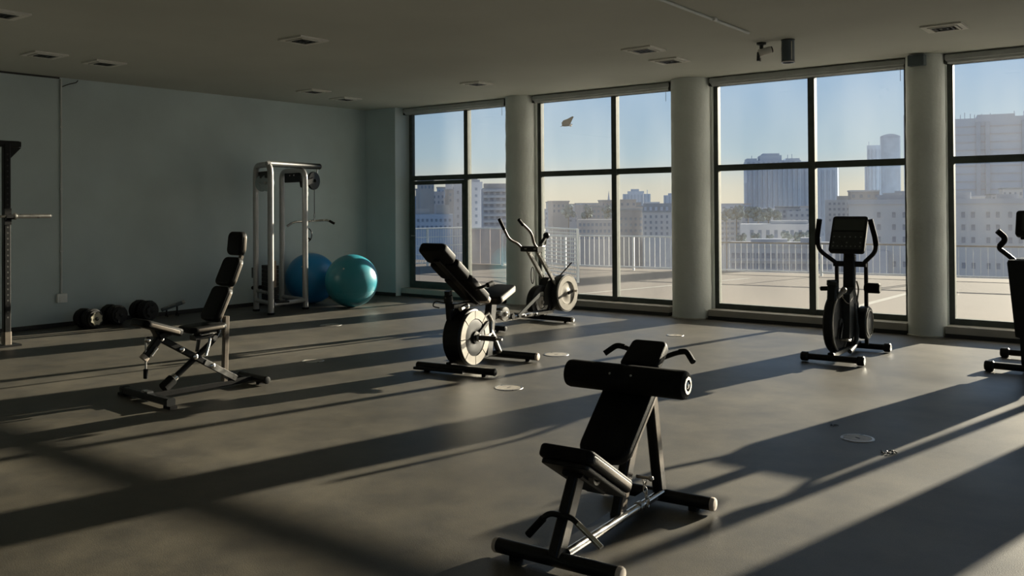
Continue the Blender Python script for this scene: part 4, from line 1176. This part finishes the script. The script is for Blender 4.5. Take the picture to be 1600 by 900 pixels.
obj('parapet', G().bx(-16, 16, -.5, 0, -11.2 - ZG, -9.9 - ZG), 'bwhite', b, False)
roof_box(b, -9, 2, -10.3, 1.2, 'bgrey'); roof_box(b, 6, 12, -10.3, 1.6, 'bwhite')
obj('cornice', G().bx(-16, 16, -.6, 0, -15.9 - ZG, -15.5 - ZG), 'bwhite', b, False)
b = building('terrace_house', 'white block with a row of tall windows among trees in the third window', -134, 339, 26.9, -5.8, 12, 'bwhite')
win_grid(b, lin(-9, 12, 8), (-9.6,), 1.3, 3.0)
roof_box(b, -2, 12, -5.8, 1.4, 'bwhite')
b = building('stepped_block', 'stepped pale blocks climbing toward the third column', -174, 625, 52.0, 4.5, 20, 'bgrey')
for k in range(6):
    roof_box(b, -22 + k * 7.5, -22 + k * 7.5 + 9 + k, 4.5, 1.0 + k * 1.25, 'bwhite' if k % 2 else 'bgrey', 1 + k * .5, 14, 'roof_step')
win_grid(b, lin(-24, 24, 13), (2.2, -1.2), 1.5, 1.4)
b = building('white_block', 'large plain white building with rows of small windows at right', -48, 260, 64.3, 2.5, 20, 'bwhite')
win_grid(b, [-24.4, -20.6, -18.0, -16.0, -10.8, -9.0, -6.4, -3.8, -1.5, 2, 4.2, 7, 9.3, 12, 14.5, 18], (-1.3, -4.6, -7.9, -14.6), .85, 1.5)
obj('parapet', G().bx(-32.4, 32.4, -.3, .3, 1.6 - ZG, 2.9 - ZG), 'bgrey', b, False)
roof_box(b, -25, -12, 2.5, 1.6, 'bgrey'); roof_box(b, -6, -2, 2.5, 2.2, 'bgrey'); roof_box(b, 4, 9, 2.5, 1.5, 'bgrey')
obj('lower_wing', G().bx(-32, -22, -3, 0, 0, -11 - ZG), 'bgrey', b, False)
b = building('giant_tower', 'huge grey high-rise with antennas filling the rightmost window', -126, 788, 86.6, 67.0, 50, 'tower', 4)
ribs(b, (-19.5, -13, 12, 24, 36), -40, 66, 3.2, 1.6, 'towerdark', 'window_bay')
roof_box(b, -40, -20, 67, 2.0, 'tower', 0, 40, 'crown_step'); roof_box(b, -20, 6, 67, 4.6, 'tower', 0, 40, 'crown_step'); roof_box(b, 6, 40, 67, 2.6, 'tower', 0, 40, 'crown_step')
for k in range(16):
    obj('floor_line', G().bx(-43, 43, -.4, .1, 62 - k * 6.2 - ZG, 63 - k * 6.2 - ZG), 'bgrey', b, False)
for x_ in (-36, -32, -29, -25, -22, -17, -11, 4.5, 5.5, 12, 20):
    roof_box(b, x_, x_ + .5, 67, 3.2 + random.random() * 4, 'tower', 3, 3.5, 'mast')
roof_box(b, -45.5, -43.3, -30, 92, 'tower', 2, 30, 'side_shaft')
b = building('apartment_block', 'small white block with dark trees before it, left of the third window mullion', -187, 513, 16.6, -2.0, 12, 'bwhite')
win_grid(b, lin(-6, 6, 5), (-4.4, -7.6), 1.2, 1.4)
b = building('apartment_block', 'grey white block right of the third window mullion under the plain tower', -181, 568, 21.9, 4.7, 14, 'bwhite')
win_grid(b, lin(-8, 8, 7), (2.2, -1.2, -4.6, -8), 1.3, 1.5)
roof_box(b, -4, 3, 4.7, 2.4, 'bbeige')


# small far houses in clusters
ORD = ['leftmost', 'second', 'third', 'fourth', 'fifth', 'sixth', 'seventh', 'eighth', 'ninth', 'tenth', 'eleventh', 'twelfth', 'thirteenth', 'fourteenth',
       'fifteenth', 'sixteenth', 'seventeenth', 'eighteenth', 'nineteenth', 'twentieth', 'twenty-first', 'twenty-second']


def nth(k):
    return ORD[k] if k == 0 else ORD[k] + ' from left'


HUE = {'bwhite': 'white', 'bgrey': 'grey', 'bbeige': 'beige', 'bblue': 'bluish', 'bbrown': 'brownish'}
def houses(x0a, x1a, d0, d1, z0, z1, n, label, group):
    """x0a..x1a bearing angles in degrees left of +y"""
    for k in range(n):
        for try_ in range(300):
            a = R(x0a + (x1a - x0a) * (k + random.uniform(.0, 1.0)) / n)
            d = random.uniform(d0, d1)
            w = random.uniform(9, 20) * d / 600 * (1 - try_ / 500)
            hx, hy = -math.sin(a) * d, math.cos(a) * d
            if all((hx - p) ** 2 + (hy - q) ** 2 > (w * .95 + r_) ** 2 for p, q, r_ in PLACED):
                break
        PLACED.append((hx, hy, w * .95))
        z_ = random.uniform(z0, z1)
        mm = random.choice(['bwhite', 'bgrey', 'bbeige', 'bblue', 'bbrown'])
        h = thing('distant_house', 'small %s house, %s in %s' % (HUE[mm], nth(n - 1 - k), label), 'house', (-math.sin(a) * d, math.cos(a) * d, ZG), a + R(random.uniform(0, 22)), group)
        obj('wall', G().bx(-w / 2, w / 2, 0, w * .8, 0, z_ - ZG), mm, h, False)
        obj('roof', G().bx(-w / 2 - .4, w / 2 + .4, -.4, w * .8 + .4, z_ - ZG, z_ - ZG + .9), random.choice(['roofgrey', 'bbeige', 'bgrey']), h, False)
        nn = 4
        for q in range(nn):
            for zz in (2.6, 6.2):
                obj('window', G().bx(-w * .4 + q * w * .8 / (nn - 1) - w * .05, -w * .4 + q * w * .8 / (nn - 1) + w * .05, -.1, .1, z_ - ZG - zz - .9, z_ - ZG - zz + .9), 'bwin', h, False)


houses(40.0, 43.8, 560, 820, 4, 21, 18, 'the hillside cluster through the first window', 'hillside houses')
houses(27.6, 36.4, 620, 1000, -6, 6, 22, 'the skyline row through the second window', 'skyline houses')
houses(20.2, 27.0, 640, 900, -8, 7, 16, 'the cluster at the feet of the towers', 'tower foot houses')
houses(8.5, 16.5, 560, 800, -2, 11, 12, 'the cluster above the large white building', 'right hand houses')
sp = thing('church_spire', 'thin distant spire on the skyline of the second window', 'spire', (-560, 905, ZG), 0)
obj('shaft', G().tube([(0, 0, 0), (0, 0, 62), (0, 0, 70), (0, 0, 80)], [3.2, 3.0, 1.4, .1], 8), 'bgrey', sp)
obj('base', G().bx(-7, 7, -7, 7, 0, 58), 'bgrey', sp, False)
am = obj('radio_mast', G().bar((0, 0, 0), (0, 0, 76), .7, .7, (1, 0, 0)).bar((-2, 0, 70), (2, 0, 70), .4, .4), 'bgrey')
am.location = (-480, 845, ZG)
tag(am, 'thin distant radio mast on the skyline of the second window', 'mast')


# trees among the buildings
def tree(x, y, z, r_, lab, grp, tall=1.25):
    t = thing('city_tree', lab, 'tree', (x, y, ZG), random.uniform(0, 6), grp)
    g = G()
    for k in range(22):
        a = random.uniform(0, 2 * PI)
        q = random.uniform(.1, .8) * r_
        rr = r_ * random.uniform(.2, .4)
        g.ball((q * math.cos(a), q * math.sin(a), z - ZG + random.uniform(-.6, .5) * r_ * tall), rr, 9, 7, (1, 1, 1.1))
    g.v = [(v[0] + random.uniform(-.1, .1) * r_, v[1] + random.uniform(-.1, .1) * r_, v[2] + random.uniform(-.1, .1) * r_) for v in g.v]
    obj('crown', g, 'tree', t, False)
    obj('trunk', G().tube([(0, 0, 0), (0, 0, z - ZG)], [r_ * .12, r_ * .06], 8), 'bark', t)


def dirxy(deg, d):
    return -math.sin(R(deg)) * d, math.cos(R(deg)) * d


for i_, (deg, d, z_, r_) in enumerate(((24.5, 470, -2.6, 3.4), (23.9, 448, -1.8, 3.8), (23.2, 470, -2.2, 3.4), (22.6, 448, -2.0, 3.8), (22.0, 470, -2.6, 3.4), (21.5, 448, -3.4, 3.0))):
    tree(*dirxy(deg, d), z_, r_, 'dark hazy tree, %s in the row below the ribbed high-rise' % nth(i_), 'trees below the high-rise')
for i_, (deg, d, z_, r_) in enumerate(((23.6, 330, -10.4, 2.2), (22.8, 328, -10.2, 2.4), (22.0, 331, -10.6, 2.0), (21.0, 324, -9.9, 2.4), (20.2, 334, -10.2, 2.4), (19.4, 324, -9.8, 2.5))):
    tree(*dirxy(deg, d), z_, r_, 'small tree, %s before the white block with tall windows' % nth(i_), 'trees before the white block')
for i_, (deg, d, z_, r_) in enumerate(((34.3, 479, -.6, 3.6), (33.1, 487, -1.2, 3.8), (31.9, 479, -1.0, 3.5))):
    tree(*dirxy(deg, d), z_, r_, 'dark tree, %s of three above the beige block in the second window' % nth(i_), 'trees above the beige block')

# ------------------------------------------------------------------ bird in flight outside the second window
bi = thing('bird', 'dark bird in flight against the sky in the second window', 'bird', (-21.3, 31.2, 5.05), R(38))
obj('body', G().tube([(.20, 0, -.10), (.14, 0, -.115), (.06, 0, -.12), (-.06, 0, -.13), (-.16, 0, -.145), (-.24, 0, -.16)], [.01, .036, .058, .06, .045, .02], 12), 'bird', bi)
obj('head', G().ball((.12, -.03, -.15), .055, 12, 8).tube([(.15, -.04, -.16), (.20, -.06, -.175)], [.016, .003], 8), 'birdpale', bi)
for sg in (-1, 1):
    W_ = [(-.22, 0, -.17), (.10, 0, -.12), (.17, sg * .10, .04), (.25, sg * .16, .20), (.19, sg * .18, .22), (.02, sg * .16, .13), (-.08, sg * .13, .09), (-.18, sg * .10, .06), (-.25, sg * .05, -.03)]
    V = [Vector(p) + Vector((0, .006, 0)) for p in W_] + [Vector(p) - Vector((0, .006, 0)) for p in W_]
    n_ = len(W_)
    obj('wing', G().add(V, [(i, (i + 1) % n_, (i + 1) % n_ + n_, i + n_) for i in range(n_)] + [tuple(range(n_)), tuple(range(2 * n_ - 1, n_ - 1, -1))]), 'bird', bi, False)
obj('tail', G().add([(-.20, -.03, -.15), (-.20, .03, -.15), (-.30, .07, -.19), (-.30, -.07, -.19), (-.20, -.03, -.165), (-.20, .03, -.165), (-.30, .07, -.20), (-.30, -.07, -.20)],
    [(0, 1, 2, 3), (7, 6, 5, 4), (0, 4, 5, 1), (1, 5, 6, 2), (2, 6, 7, 3), (3, 7, 4, 0)]), 'bird', bi, False)
